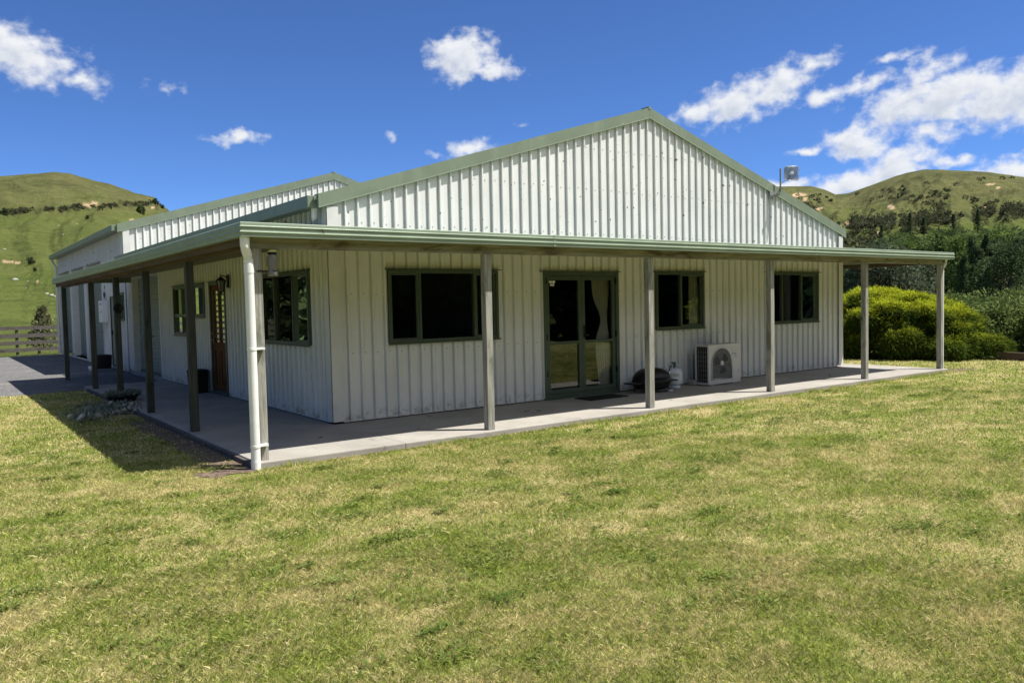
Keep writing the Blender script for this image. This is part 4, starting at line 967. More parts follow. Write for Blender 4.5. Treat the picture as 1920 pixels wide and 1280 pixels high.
# white meter box with a star ornament, and rubbish bins
b = MB(); bx_(b, S_, 16.28, 16.95, .033, .18, 1.3, 1.95); mb_ = b.build('meter_box', 'white'); tag(mb_, 'white meter box on the shed wall under a dark star ornament', 'meter box')
for q in ((16.5, 16.6, 1.58, 1.64), (16.45, 16.7, 1.82, 1.87)): b = MB(); bx_(b, S_, q[0], q[1], .181, .187, q[2], q[3]); b.build('label_plate', 'grille', mb_)
b = MB(); n = 5; P = []
for k in range(10):
    a = math.pi/2+k*math.pi/5; r_ = .16 if k % 2 == 0 else .06; P.append(S_(16.6+r_*math.cos(a)*1.2, .06, 2.13+r_*math.sin(a)))
b.add(P+[S_(16.6, .09, 2.13)], [(k, (k+1) % 10, 10) for k in range(10)]); b.tube([S_(16.6, .05, 2.3), S_(16.6, .05, 2.42)], .01, 6); tag(b.build('star_ornament', 'black'), 'dark metal star hanging on the shed wall above the meter box', 'ornament')
def binn(x, y, w_, h_, label):
    t_ = empty('bin', (x, y, 0), label, 'bin')
    b = MB(); n = 24
    b.add([], [])
    V = []; F = []
    pr = [(.86, .0), (.9, .02), (1.0, h_*.85), (1.0, h_*.88)]
    for (k, h) in pr:
        for i in range(n):
            a = 2*math.pi*i/n; ca, sa = math.cos(a), math.sin(a); V.append((x+w_/2*k*math.copysign(abs(ca)**.5, ca), y+w_/2*k*math.copysign(abs(sa)**.5, sa), h+.0))
    for i in range(len(pr)-1):
        for k in range(n): F.append((i*n+k, i*n+(k+1) % n, (i+1)*n+(k+1) % n, (i+1)*n+k))
    b.add(V, F, 0, True); b.build('bin_body', 'blackrub', t_)
    b = MB(); V = []; F = []
    pr = [(1.05, h_*.87), (1.05, h_*.91), (.95, h_*.965), (.5, h_*.995), (0, h_)]
    for (k, h) in pr:
        for i in range(n):
            a = 2*math.pi*i/n; ca, sa = math.cos(a), math.sin(a); V.append((x+w_/2*k*math.copysign(abs(ca)**.5, ca), y+w_/2*k*math.copysign(abs(sa)**.5, sa), h))
    for i in range(len(pr)-1):
        for k in range(n): F.append((i*n+k, i*n+(k+1) % n, (i+1)*n+(k+1) % n, (i+1)*n+k))
    b.add(V, F, 0, True); b.build('bin_lid', 'blackrub', t_); return t_
binn(-.24, 5.85, .36, .46, 'low black bin standing on the path beside the wooden door')
binn(-.42, 15.0, .42, .40, 'small black bin standing on the gravel beside the shed door')
b = MB(); b.lathe([(.0, .0), (.05, .0), (.062, .16), (.056, .16), (.046, .01)], (-.75, 15.0, LZ), 16); tag(b.build('plastic_cup', 'white'), 'white cup standing on the gravel beside the small black bin', 'cup')
# decorative wheel on the third left post
b = MB(); cy_ = 5.70
b.tube([(-1.70, cy_-.11+.0+.11*(1-math.cos(a)), 1.66+.11*math.sin(a)) for a in np.linspace(0, 2*math.pi, 20)], .016, 6, cap=False)
b = MB(); P = [(-1.63+.07*math.cos(a), cy_-.062, 1.66+.07*math.sin(a)) for a in np.linspace(0, 2*math.pi, 22)]; b.tube(P, .018, 6, cap=False); P = [(-1.63+.035*math.cos(a), cy_-.066, 1.66+.035*math.sin(a)) for a in np.linspace(0, 2*math.pi, 16)]; b.tube(P, .012, 6, cap=False)
b.box(-1.637, -1.623, cy_-.07, cy_-.05, 1.59, 1.76); tag(b.build('ring_ornament', 'black'), 'dark round ring ornament hung on a verandah post of the shaded side', 'ornament')

# pot, stones and plants at the left slab edge
def leafy(name, pts, nrm, size, mat, parent=None, aspect=.5, tintf=None, droop=0.):
    """leaf quads at pts (n,3) with rough direction nrm (n,3)"""
    n = len(pts); d = nrm+rng.normal(0, .45, (n, 3)); d /= np.linalg.norm(d, axis=1)[:, None]+1e-9
    d[:, 2] -= droop; d /= np.linalg.norm(d, axis=1)[:, None]+1e-9
    s_ = np.cross(d, rng.normal(0, 1, (n, 3))); s_ /= np.linalg.norm(s_, axis=1)[:, None]+1e-9
    L = (size*(.6+.8*rng.random(n)))[:, None]; Wd = L*aspect
    V = np.stack([pts, pts+d*L*.5+s_*Wd*.5, pts+d*L, pts+d*L*.5-s_*Wd*.5], 1).reshape(-1, 3)
    F = np.arange(4*n).reshape(n, 4)
    t_ = rng.random((n, 3)) if tintf is None else tintf
    return np_mesh(name, V, F, mat, np.repeat(t_, 4, axis=0), parent)
pot = empty('flower_pot', (-1.66, 5.45, 0), 'low dark bowl planter of silvery plants on the edge of the path', 'flower pot')
b = MB(); b.lathe([(0, .0), (.17, .0), (.27, .13), (.29, .17), (.26, .17), (.24, .13), (0, .12)], (-1.66, 5.45, LZ+.03), 26); b.build('bowl', 'black', pot)
a = rng.random(260)*6.28; r_ = np.sqrt(rng.random(260))*.27
pp = np.stack([-1.66+r_*np.cos(a), 5.45+r_*np.sin(a), np.full(260, .09)+rng.random(260)*.05], 1)
nr = np.stack([np.cos(a)*.6, np.sin(a)*.6, np.full(260, .8)], 1)
o = leafy('plant', pp, nr, .085, 'leaf_silver', None, .45); o.parent = pot; o.matrix_parent_inverse = Matrix.Translation(pot.location).inverted()
stones = []
def stone_mesh(seed):
    bm = bmesh.new(); bmesh.ops.create_icosphere(bm, subdivisions=2, radius=1); rg = random.Random(seed)
    ax = [Vector((rg.gauss(0, 1), rg.gauss(0, 1), rg.gauss(0, 1))).normalized() for _ in range(7)]
    for q in bm.verts:
        k = 1
        for a_ in ax: k = min(k, .72/max(.05, q.co.normalized().dot(a_)) if q.co.normalized().dot(a_) > 0 else 9)
        q.co = q.co*min(1, k)
    me = bpy.data.meshes.new('stone'); bm.to_mesh(me); bm.free(); me.materials.append(M['stone']); return me
sm = [stone_mesh(i) for i in range(4)]
st_lab = 'fist-sized pale stone in the heap beside the bowl planter'
rg = random.Random(3)
for k in range(46):
    t_ = rg.random(); x = -2.62+t_*.95+rg.gauss(0, .06); y = 3.65+t_*1.0+rg.gauss(0, .38)
    s = rg.uniform(.03, .075)
    o = bpy.data.objects.new('stone', sm[k % 4]); col.objects.link(o); o.location = (x, y, LZ+s*.5+max(0, .05-abs(rg.gauss(0, .05)))); o.scale = (s*rg.uniform(.8, 1.4), s, s*rg.uniform(.6, .9)); o.rotation_euler = (rg.random(), rg.random(), rg.random()*6)
    tag(o, st_lab, 'stone', 'pale stones heaped beside the bowl planter')
n = 700; t_ = rng.random(n); pp = np.stack([-2.65+t_*1.0+rng.normal(0, .09, n), 3.7+t_*1.1+rng.normal(0, .38, n), np.full(n, LZ)+rng.random(n)*.10], 1)
o = leafy('succulent', pp, np.tile([0, 0, .8], (n, 1)), .075, 'leaf_silver', None, .5); tag(o, 'low silver-green succulent ground cover among the pale stones', 'plant', kind='stuff')

# ------------------------------------------------------------------ fence beyond the gravel
fe = empty('fence', (-4, 28.4, LZ), 'four-rail weathered timber fence beyond the gravel at the far left', 'fence')
fp0 = np.array([-9.0, 27.6]); fp1 = np.array([1.5, 29.7]); fl = np.linalg.norm(fp1-fp0); fd_ = (fp1-fp0)/fl; fn_ = np.array([-fd_[1], fd_[0]])
FT = lambda u, v_, z: (fp0[0]+fd_[0]*u-fn_[0]*v_, fp0[1]+fd_[1]*u-fn_[1]*v_, z)
for (z0, z1) in ((.93, 1.09), (.61, .77), (.31, .47), (.01, .17)):
    b = MB(); bx_(b, FT, 0, fl, .06, .095, z0+.02*random.random(), z1); b.build('rail', 'rail', fe)
u = .2; k = 0
us_ = [fl*i/9.5 for i in range(10)]
for i, u in enumerate(np.arange(.35, fl, .82)):
    b = MB(); big = abs(u-(fl-3.9)) < .41 or i % 7 == 0
    if abs(u-7.0) < .42: b.tube([FT(u, 0.12, LZ-.2), FT(u+.02, .12, 1.16)], .13, 10)
    else: bx_(b, FT, u-.045, u+.045, -.02, .058, LZ-.1, 1.07)
    b.build('fence_post', 'rail', fe)

# sleeper retaining edge at the right of the lawn
b = MB(); b.box(17.0, 17.12, -12, -1.3, -.3, .13, bev=.01); tag(b.build('retaining_sleeper', 'beamy'), 'dark timber sleeper edging at the right end of the lawn', 'edging')

# ------------------------------------------------------------------ vegetation
def blob_pts(c, rad, n, shell=.55):
    d = rng.normal(0, 1, (n, 3)); d /= np.linalg.norm(d, axis=1)[:, None]
    r = (shell+(1-shell)*rng.random(n)**.6)[:, None]
    return np.array(c)+d*r*np.array(rad), d
def tree(name, base, h, wd, mat, label, cat='tree', group=None, nclump=26, leaves=110, leaf=.16, shape='round', trunk=.3, droop=.0, parts=True, bare=.25):
    base = np.array(base, float); t = empty(name, tuple(base), label, cat, group)
    P = []; D = []; T = []; cl = []
    for k in range(nclump):
        if shape == 'column':
            u = (k+.5)/nclump; z = h*(.06+.9*u); rr = wd/2*(.95 if u < .55 else max(.15, 1-(u-.55)/.5))*(.55+.25*rng.random()); a = rng.random()*6.28
            c = (wd*.17*math.cos(a), wd*.17*math.sin(a), z); rad = (rr*.75, rr*.75, h/nclump*2.2)
        elif shape == 'cone':
            u = (k+.5)/nclump; z = h*(.1+.87*u); a = k*2.4+rng.random(); ro = wd/2*(1-u)*(.35+.45*rng.random())
            c = (ro*math.cos(a), ro*math.sin(a), z); q = max(.12, (1-u))*wd*.22+.05*wd; rad = (q, q, q*.55)
        else:
            u = rng.random(); a = k*2.4+rng.random()*.7; z = h*(bare+(1-bare)*(.12+.8*u)); prof = math.sqrt(max(.05, 1-((u-.42)/.62)**2))
            ro = wd/2*prof*(.45+.5*rng.random())*.8; c = (ro*math.cos(a), ro*math.sin(a), z); q = wd*(.10+.09*rng.random()); rad = (q, q, q*.8)
        cl.append(c); p_, d_ = blob_pts(c, rad, leaves, .45); P.append(p_); D.append(d_)
        q = np.clip(.5+.25*rng.normal()+rng.normal(0, .2, (leaves, 1)), 0, 1); T.append(np.concatenate([q, rng.random((leaves, 2))], 1))
    P = np.concatenate(P); D = np.concatenate(D); T = np.concatenate(T); D = D*.8+np.array([0, 0, .25])
    cr_ = leafy('crown', P, D, leaf, mat, None, .6, T, droop); cr_.parent = t
    b = MB(); tr = max(.04, h*.02); top = h*(.9 if shape != 'round' else .6)
    b.tube([(0, 0, -.4), (.01*h, 0, h*.2), (-.01*h, .01*h, h*.45), (0, 0, top)], tr*1.3, 8, r1=tr*.3)
    for c in cl[::max(1, len(cl)//12)]:
        z0 = min(c[2]*.6, top*.9); b.tube([(0, 0, z0), (c[0]*.5, c[1]*.5, (z0+c[2])/2+.03*h), c], tr*.45, 5, r1=tr*.12)
    me_o = b.build('trunk', 'bark'); me_o.parent = t
    return t
def copy_tree(o, loc, rz, sc, label):
    c = o.copy(); col.objects.link(c); c.location = loc; c.rotation_euler = (0, 0, rz); c.scale = sc; c['label'] = label
    for ch in o.children:
        d = ch.copy(); col.objects.link(d); d.parent = c
    return c

# golden hedge shrub to the right of the house
hg = empty('golden_shrub', (17, 1.6, 0), 'large mounded golden-green shrub with drooping tips beyond the right end of the verandah', 'shrub')
P = []; D = []; T = []
def mound(c, m, out, ph):
    n = int(6400*m*m/.16)
    d = rng.normal(0, 1, (n, 3))+out*.5+np.array([0, 0, .45]); d /= np.linalg.norm(d, axis=1)[:, None]
    fr = rng.random((n, 1))**.5
    wob = 1+.12*rng.random((n, 1))**4*3+.15*np.sin(d[:, :1]*7+c[0]*9)*np.cos(d[:, 1:2]*6+c[1]*7)
    p_ = c+d*m*(.62+.42*fr)*wob*np.array([1.25, 1.25, .82])
    low = np.clip(.25-d[:, 2], 0, 1)[:, None]; p_[:, 2:] -= low*m*.55*rng.random((n, 1))          # drooping skirt of shoots
    dirn = d*.7+out*.15; dirn[:, 2] -= .35+1.1*low[:, 0]
    gold = np.clip((d[:, 2]-.28)*1.9*(.25+.95*math.sin(ph))+rng.normal(0, .15, n), 0, 1)*(.25+.75*rng.random(n))*(fr[:, 0] > .5)
    P.append(p_); D.append(dirn); T.append(np.stack([np.clip(.3+.2*rng.normal()+rng.normal(0, .2, n), 0, 1), gold, rng.random(n)], 1))
K = 190
for k in range(K):
    u = rng.random(); a = k*2.39996+rng.normal(0, .5); ph = math.asin(min(1, (1-u)**.8)); rl = 1+rng.normal(0, .09)
    m = .15+.24*rng.random()
    c = np.array([17.1+(1.9*math.cos(ph)**.62-.3)*math.cos(a)*rl, 2.0+(2.8*math.cos(ph)**.62-.3)*math.sin(a)*rl, .10+1.33*math.sin(ph)**.9+rng.normal(0, .06)])
    mound(c, m, np.array([math.cos(a)*math.cos(ph), math.sin(a)*math.cos(ph), math.sin(ph)]), ph)
P = np.concatenate(P); D = np.concatenate(D); T = np.concatenate(T)
o = leafy('foliage', P, D, .10, 'leaf_gold', None, .17, T, .0); o.parent = hg; o.matrix_parent_inverse = Matrix.Translation(hg.location).inverted()
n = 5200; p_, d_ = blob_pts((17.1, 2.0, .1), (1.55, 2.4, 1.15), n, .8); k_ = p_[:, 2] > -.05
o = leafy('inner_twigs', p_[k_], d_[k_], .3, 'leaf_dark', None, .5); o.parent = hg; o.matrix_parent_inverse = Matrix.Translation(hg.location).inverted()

# green shrubs on the bank at the far right
SH = [(66.9, 27.5, 2.3, 3.0), (68.6, 29.5, 2.7, 3.4), (70.5, 28, 2.6, 3.4), (72.6, 27.5, 2.5, 3.2), (67.6, 33, 3.1, 3.6), (69.6, 34, 3.2, 4.0), (65.9, 35, 2.7, 3.5), (74.9, 28, 2.6, 3.6)]
SL = ['leafy green bank shrub just right of the golden shrub', 'leafy green bank shrub at the right edge of the view', 'leafy bank shrub past the right edge of the view', 'leafy bank shrub well right of the sleeper edging', 'taller leafy shrub behind the shrub next to the golden one', 'taller leafy shrub behind the bank shrubs at the right edge', 'leafy shrub rising directly behind the golden shrub', 'outermost leafy bank shrub beyond the lawn end']
for i, (a_, r_, h_, w_) in enumerate(SH):
    bs = polar(a_, r_)
    tree('leafy_shrub', bs, max(1.2, [1.25, 1.35, 1.4, 1.3, 1.75, 1.9, 1.6, 1.4][i]-bs[2]), w_, 'leaf_bank', SL[i], 'shrub', 'leafy shrubs on the bank at the right', 34, 260, .11, bare=-.1)
# broad grey-green trees behind the hedge
tree('broad_tree', polar(61.1, 78), 8.9, 9.5, 'leaf_grey', 'broad grey-green tree behind the golden shrub, seen above and below the verandah roof', 'tree', 'trees in the valley', 46, 260, .30, bare=.16)
tree('broad_tree', polar(58.2, 88), 6.3, 5.5, 'leaf_mid', 'smaller round tree just right of the house wall', 'tree', 'trees in the valley', 26, 200, .30, bare=.1)
tree('broad_tree', polar(59.9, 93), 7.6, 6.0, 'leaf_mid', 'round tree left of the broad grey-green tree', 'tree', 'trees in the valley', 30, 200, .3, bare=.1)
tree('broad_tree', polar(62.9, 92), 8.2, 6.0, 'leaf_grey', 'grey-green tree between the last two verandah posts', 'tree', 'trees in the valley', 30, 200, .3, bare=.1)
# poplars
POP = [(66.0, 112, 6.2, 1.9), (66.35, 118, 8.4, 1.8), (66.75, 116, 7.2, 1.9), (67.15, 120, 8.6, 1.9), (67.5, 113, 6.9, 1.9), (66.55, 104, 5.6, 1.9), (67.0, 103, 5.1, 1.9), (65.75, 121, 5.2, 1.6)]
PL = ['short dark poplar at the left of the poplar group', 'tall slim dark poplar in the left half of the poplar group', 'middle dark poplar of the group', 'tallest slim poplar of the group, on the right side', 'dark poplar at the right end of the group', 'lower grey poplar in front of the tall pair', 'lower poplar in front of the right-hand poplars', 'smallest poplar left of the group']
p0 = None
for i, (a_, r_, h_, w_) in enumerate(POP):
    bs = polar(a_, r_)
    if i in (0, 5): p0 = tree('poplar', bs, h_, w_, 'leaf_dark' if i < 5 else 'leaf_mid', PL[i], 'tree', 'poplars in the valley', 26, 130, .22, 'column'); hh = h_
    else: copy_tree(p0, bs, rng.random()*6, (w_/1.9, w_/1.9, h_/hh), PL[i])
# woodland belt across the foot of the right hill: individual crowns of several kinds
kinds = [tree('woodland_tree', polar(68.4, 96), 8.2, 7.5, 'leaf_dark', 'big dark tree at the right edge, right of the poplars', 'tree', 'woodland trees below the hill', 34, 210, .3, bare=.05),
         tree('woodland_tree', polar(65.0, 176), 9., 9., 'leaf_light', 'pale green tree directly above the poplars', 'tree', 'woodland trees below the hill', 34, 190, .42, bare=.05),
         tree('woodland_tree', polar(63.0, 160), 10., 10., 'leaf_mid', 'mid green tree left of the poplars at the top of the wood', 'tree', 'woodland trees below the hill', 34, 190, .42, bare=.05)]
def crown_arrays(base, h, wd, nclump, leaves):
    P = []; D = []; T = []; q0 = rng.random()
    for k in range(nclump):
        u = rng.random(); a = k*2.4+rng.random()*.7; z = h*(.05+.95*(.08+.84*u)); prof = math.sqrt(max(.05, 1-((u-.42)/.62)**2))
        ro = wd/2*prof*(.45+.5*rng.random())*.8; q = wd*(.09+.09*rng.random())
        p_, d_ = blob_pts((base[0]+ro*math.cos(a), base[1]+ro*math.sin(a), base[2]+z), (q, q, q*.8), leaves, .4); P.append(p_); D.append(d_*.8+np.array([0, 0, .25]))
        tt = rng.random((leaves, 3)); tt[:, 0] = np.clip(q0*.6+.2+rng.normal(0, .15)+rng.normal(0, .15, leaves), 0, 1); T.append(tt)
    return P, D, T
wood = {'leaf_dark': ([], [], []), 'leaf_light': ([], [], []), 'leaf_mid': ([], [], []), 'leaf_grey': ([], [], [])}
for (r_, hs, n_, a0, a1) in [(112, (7, 9), 6, 67.9, 74), (128, (7.5, 10), 9, 64.2, 72.5), (146, (7, 10), 11, 61.8, 72), (165, (7.5, 10.5), 12, 60.6, 72), (187, (7, 10), 12, 60.2, 72), (208, (6, 9), 11, 60.5, 72), (232, (5, 8), 9, 60.8, 72)]:
    for k in range(n_):
        a_ = a0+(a1-a0)*(k+.5)/n_+rng.normal(0, .2); rad = r_+rng.normal(0, 4)
        if 63.6 < a_ < 65.9 and rad < 140: continue
        h_ = hs[0]+(hs[1]-hs[0])*rng.random(); u = rng.random()
        kd = 'leaf_dark' if (a_ > 68.1 and u < .6) else ('leaf_mid' if u < .45 else ('leaf_light' if u < .8 else 'leaf_grey'))
        b0 = polar(a_, rad); te = math.degrees(math.atan2(b0[2]+h_-CAM[2], rad)); cap = np.interp(a_, [60, 61.5, 63, 66, 69, 72], [3.6, 3.9, 3.9, 4.15, 3.9, 3.8])+rng.normal(0, .12)
        if te > cap: h_ -= math.radians(te-cap)*rad
        if h_ < 3.2: continue
        X3 = crown_arrays(b0, h_, max(5.5, h_*(.8+.4*rng.random())), 24, 150)
        for i in range(3): wood[kd][i].extend(X3[i])
for kd, wl_ in (('leaf_dark', 'dark trees of the wood below the right-hand hill'), ('leaf_light', 'pale green trees of the wood below the right-hand hill'), ('leaf_mid', 'mid green trees of the wood below the right-hand hill'), ('leaf_grey', 'grey-green trees of the wood below the right-hand hill')):
    if wood[kd][0]: tag(leafy('wood', np.concatenate(wood[kd][0]), np.concatenate(wood[kd][1]), .42, kd, None, .6, np.concatenate(wood[kd][2])), wl_, 'wood', kind='stuff')
# lone dark conifers on the slope
CON = [(61.27, 3.25, 4.1, 'leaf_dark'), (62.92, 3.75, 4.5, 'leaf_dark'), (66.67, 3.75, 4.6, 'leaf_dark'), (65.35, 3.9, 3.6, 'leaf_dark'), (63.7, 3.9, 3.2, 'leaf_mid')]
CL = ['dark pointed conifer on the slope above the broad tree', 'dark conifer standing alone below the scrub line', 'dark pointed conifer high on the right slope above the poplars', 'small conifer between the two lone conifers', 'small green conifer on the ridge spur']
c0_ = None
for i, (a_, e_, h_, mt) in enumerate(CON):
    bs = hit(a_, e_)
    if i == 0: c0_ = tree('conifer', bs, 7.5, 2.8, 'leaf_dark', CL[0], 'tree', 'lone conifers on the slope', 20, 90, .35, 'cone')
    else: copy_tree(c0_, bs, i*1.3, (1.0, 1.0, h_/4.1), CL[i])
# small pine behind the fence
pine = tree('pine_tree', (.12, 34.8, -.15), 2.1, 1.75, 'leaf_pine', 'small pine tree standing behind the rail fence', 'tree', None, 40, 60, .12, 'cone')
# scattered shrubs on the left hill
sb = None
HS = [(5.3, 3.04, .62, 'lone round bush on the left hill above the pale rocks'), (11.6, 6.33, 1.5, 'dark round bush near the right end of the left hill'), (4.12, 5.98, .9, 'dark bush at the left end of the scarp'), (8.5, 5.9, .5, 'small bush under the clay slip'), (12.9, 6.7, .8, 'bush on the skyline at the end of the left ridge'), (12.45, 6.95, 1.2, 'taller bush on the skyline of the left ridge'), (5.5, 2.62, .3, 'tiny bush below the lone round bush')]
for i, (a_, e_, s, lb_) in enumerate(HS):
    bs = hit(a_, e_)
    if sb is None: sb = tree('hill_bush', bs, s*1.9, s*2.2, 'leaf_dark', lb_, 'bush', 'bushes on the left hill', 12, 150, .14, bare=-.1)
    else: copy_tree(sb, bs, i, (s/.62,)*3, lb_)
# scrub masses along the scarps (one mass of undergrowth)
def scrub_mass(name, lst, mat, label, lf=.9):
    P = []; D = []; T = []
    for (a_, e_, s) in lst:
        c = hit(a_, e_); n = 46; p_, d_ = blob_pts(c+np.array([0, 0, s*.3]), (s, s, s*.75), n, .4); P.append(p_); D.append(d_)
        T.append(np.clip(np.repeat(rng.random((1, 3)), n, 0)+rng.normal(0, .15, (n, 3)), 0, 1))
    o = leafy(name, np.concatenate(P), np.concatenate(D)+[0, 0, .3], lf, mat, None, .7, np.concatenate(T)); return tag(o, label, 'scrub', kind='stuff')
lst = []
for k in range(170):
    a_ = 2.5+11*rng.random(); e_ = np.interp(a_, [3, 6.7, 9.6, 12.1, 14], [6.0, 6.4, 6.75, 7.0, 7.05])+rng.normal(0, .085)
    if 8.3 < a_ < 9.2 and rng.random() < .8: continue
    if vnoise(np.array([a_*2.2]), np.array([1.]), 3)[0] < .33: continue
    lst.append((a_, e_, .15+.6*rng.random()**2))
scrub_mass('scarp_scrub', lst, 'leaf_scrub', 'dark scrub along the scarp of the left hill', .5)
lst = []
for k in range(560):
    a_ = 55+15*rng.random(); e_ = np.interp(a_, [55, 57.6, 59, 60.2, 63.6, 67.4, 70], [6.1, 5.45, 4.85, 4.65, 4.7, 4.8, 4.9])+rng.normal(0, .2)
    if vnoise(np.array([a_*1.3]), np.array([4.]), 3)[0] < .4: continue
    lst.append((a_, e_, .8+2.0*rng.random()**1.5))
for k in range(420):
    a_ = 55+15*rng.random(); e_ = 3.4+3.6*rng.random()
    if vnoise(np.array([a_*1.1]), np.array([e_*1.7]), 13)[0] < .5: continue
    lst.append((a_, e_, .5+.8*rng.random()))
for k in range(110):
    a_ = 57.5+3.5*rng.random(); e_ = 2.3+2.2*rng.random()
    lst.append((a_, e_, .8+1.2*rng.random()))
scrub_mass('slope_scrub', lst, 'leaf_scrub', 'dark scrub in the gullies of the right-hand hill')
# pale boulders on the left hill
for i, (a_, e_, s, lb_) in enumerate([(4.45, 2.1, 1.3, 'large pale boulder low on the left hill'), (6.1, 1.22, .8, 'pale boulder of the cluster beside the shed end'), (6.35, 1.12, .9, 'largest pale boulder of the cluster beside the shed end'), (6.5, 1.05, .6, 'small pale boulder right of the cluster'), (3.98, 3.95, .9, 'pale boulder high at the left edge of the hill'), (7.9, 5.6, .7, 'small pale boulder below the clay slip'), (6.9, 5.45, .6, 'small pale boulder mid hill above the shed'), (5.1, 2.0, .5, 'small pale stone right of the large boulder'), (7.1, 4.9, .6, 'pale stone on the mid slope of the left hill'), (5.0, 1.6, .4, 'small pale stone below the large boulder')]):
    c = hit(a_, e_); o = bpy.data.objects.new('boulder', sm[i % 4].copy() if i == 0 else sm[i % 4]); col.objects.link(o); o.location = c; o.scale = (s*.34, s*.34, s*.22); o.rotation_euler = (0, 0, i)
    tag(o, lb_, 'boulder', 'pale boulders on the left hill')
# trees and bushes behind and beside the viewer (they show as reflections in the windows)
GT = [((-11.5, 31, LZ), 5.5, 6, 'dark tree beyond the gravel left of the fence, mirrored in the side window'), ((-16, 35, LZ), 7, 8, 'taller dark tree farther left beyond the gravel'), ((-20, 27, LZ), 7, 8, 'dark tree across the driveway'), ((-23, 14, LZ), 8, 8, 'dark tree at the left side of the lawn'),
      ((-4, -30, LZ), 9, 11, 'dark garden tree behind the viewer on the left'), ((4, -27, LZ), 10, 11, 'dark garden tree behind the viewer'), ((11, -26, LZ), 9.5, 10, 'tall dark garden tree behind the viewer on the right'), ((18, -24, LZ), 10, 10, 'dark garden tree at the back right of the lawn'), ((24.5, -19, LZ), 9.5, 10, 'dark garden tree beyond the right end of the lawn'), ((30, -13, LZ), 9, 9, 'dark garden tree farthest to the right of the lawn')]
for (c_, h_, w_, lb_) in GT: tree('garden_tree', c_, h_, w_, 'leaf_dark', lb_, 'tree', 'garden trees round the lawn', 60, 170, .75, bare=-.15)
tree('yellow_bush', (19.2, -8.6, LZ), 2.1, 3.2, 'leaf_gold', 'yellow-green bush beyond the right end of the lawn, mirrored in the two-pane window', 'bush', None, 26, 200, .12, bare=-.1)

# ------------------------------------------------------------------ grass blades
def inpoly(x, y):
    k = ~((x > -1.80) & (y > -2.04) & (x < 13.2) & (y < 24)) & (x < 16.9+.0*y)
    k &= ~((x < -1.7) & (y > 8.75+.08*np.sin(x*5)+.1*np.sin(x*1.7)))
    k &= ~(((x-17.1)/1.85)**2+((y-2.0)/2.7)**2 < 1)
    k &= ~(((x+2.0)/.36)**2+((y+1.95)/.22)**2 < 1)
    k &= ~((x < -1.7) & (x > -2.04) & (y > -1.6) & (y < 6) & (rng.random(len(x)) < .8))
    return k
BV = []; BF = []; BT = []; nb = 0
def add_blades(n, r0, r1, a0, a1, hgt, wid, weed=0.):
    global nb
    r = np.sqrt(r0**2+(r1**2-r0**2)*rng.random(n)); a = np.radians(a0+(a1-a0)*rng.random(n))
    x = CAM[0]+r*np.sin(a); y = CAM[1]+r*np.cos(a); k = inpoly(x, y); x, y = x[k], y[k]; n = len(x)
    clump = fbm(x*4.5, y*4.5, 91, 3); hh = hgt*(.35+.85*rng.random(n))*(.6+.9*clump)
    dens = rng.random(n) < .35+1.2*clump; x, y, hh, clump = x[dens], y[dens], hh[dens], clump[dens]; n = len(x)
    th = rng.random(n)*6.283; ln = rng.normal(0, 1.0, n); ph = rng.random(n)*6.283
    wx, wy = np.cos(th)*wid*.5*(.7+.6*rng.random(n)), np.sin(th)*wid*.5
    bx, by = np.cos(ph)*hh*ln*.8, np.sin(ph)*hh*ln*.8
    z = np.full(n, LZ)
    V = np.stack([np.stack([x-wx, y-wy, z], 1), np.stack([x+wx, y+wy, z], 1), np.stack([x+bx*.45+wx*.8, y+by*.45+wy*.8, z+hh*.62], 1), np.stack([x+bx, y+by, z+hh*.95], 1)], 1).reshape(-1, 3)
    F = np.arange(4*n).reshape(n, 4)+nb; nb += 4*n
    t_ = np.stack([rng.random(n), rng.random(n), np.zeros(n)], 1); BV.append(V); BF.append(F); BT.append(np.repeat(t_, 4, 0))
add_blades(60000, .3, 2.6, -40, 120, .027, .0035)
add_blades(640000, 2.6, 5.5, -18, 108, .027, .0030)
add_blades(590000, 5.5, 10, -14, 102, .028, .0048)
add_blades(290000, 10, 17, -12, 96, .032, .010)
add_blades(150000, 17, 27, -8, 92, .036, .017)
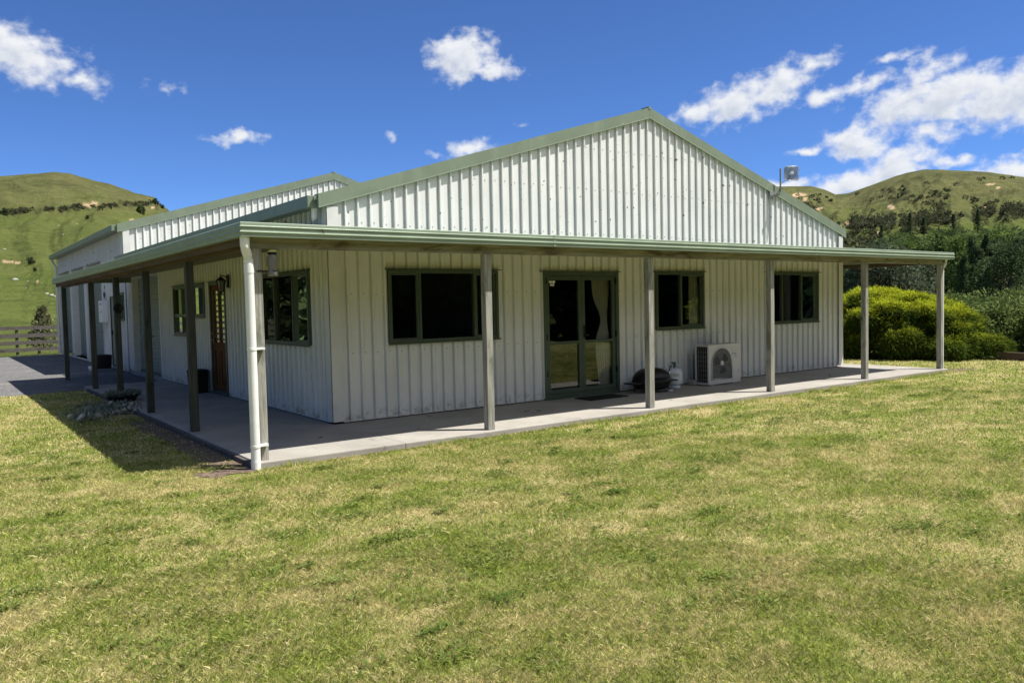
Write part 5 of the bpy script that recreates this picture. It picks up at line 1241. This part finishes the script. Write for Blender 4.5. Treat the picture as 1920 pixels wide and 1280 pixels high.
# broad-leaved weeds: flat rosettes
def rosettes(n, r0, r1):
    global nb
    r = np.sqrt(r0**2+(r1**2-r0**2)*rng.random(n)); a = np.radians(-4+80*rng.random(n)); x = CAM[0]+r*np.sin(a); y = CAM[1]+r*np.cos(a); k = inpoly(x, y); x, y = x[k], y[k]
    kk = fbm(x*.5, y*.5, 123, 3) > .47; x, y = x[kk], y[kk]; rg_ = rng
    for cx_, cy_ in zip(x, y):
        m_ = int(20+70*rg_.random()); sp_r = .03+.13*rg_.random(); n = m_
        px = cx_+rg_.normal(0, sp_r, n)*1.3; py = cy_+rg_.normal(0, sp_r*.7, n); th = rg_.random(n)*6.283; L = .022+.03*rg_.random(n); wd = L*.36; up = .006+.014*rg_.random(n)
        dx, dy = np.cos(th), np.sin(th); z = LZ+.012+.018*rg_.random(n)
        V = np.stack([np.stack([px, py, z], 1), np.stack([px+dx*L*.5-dy*wd*.5, py+dy*L*.5+dx*wd*.5, z+up*.8], 1), np.stack([px+dx*L, py+dy*L, z+up], 1), np.stack([px+dx*L*.5+dy*wd*.5, py+dy*L*.5-dx*wd*.5, z+up*.6], 1)], 1).reshape(-1, 3)
        BV.append(V); BF.append(np.arange(4*n).reshape(n, 4)+nb); nb += 4*n
        BT.append(np.repeat(np.stack([rg_.random(n), np.clip(rg_.random()+rg_.normal(0, .2, n), 0, 1), np.full(n, .9)], 1), 4, 0))
rosettes(1100, 2.8, 16)
# longer tufts left by the mower along the slab edge
x = rng.uniform(-1.6, 13.2, 5200); y = -2.06-np.abs(rng.normal(0, .05, 5200)); n = len(x); hh = .03+.05*rng.random(n)*(fbm(x*3, y, 7, 2) > .45); th = rng.random(n)*6.28
V = np.stack([np.stack([x-.003, y, np.full(n, LZ)], 1), np.stack([x+.003, y, np.full(n, LZ)], 1), np.stack([x+.003+np.cos(th)*hh*.3, y+np.sin(th)*hh*.3, LZ+hh*.6], 1), np.stack([x+np.cos(th)*hh*.6, y+np.sin(th)*hh*.6, LZ+hh], 1)], 1).reshape(-1, 3)
BV.append(V); BF.append(np.arange(4*n).reshape(n, 4)+nb); nb += 4*n; BT.append(np.repeat(np.stack([rng.random(n)*.5, rng.random(n), np.zeros(n)], 1), 4, 0))
go_ = np_mesh('grass', np.concatenate(BV), np.concatenate(BF), 'blades', np.concatenate(BT)); tag(go_, 'short mown grass with broad-leaved weeds on the lawn', 'grass', kind='stuff')
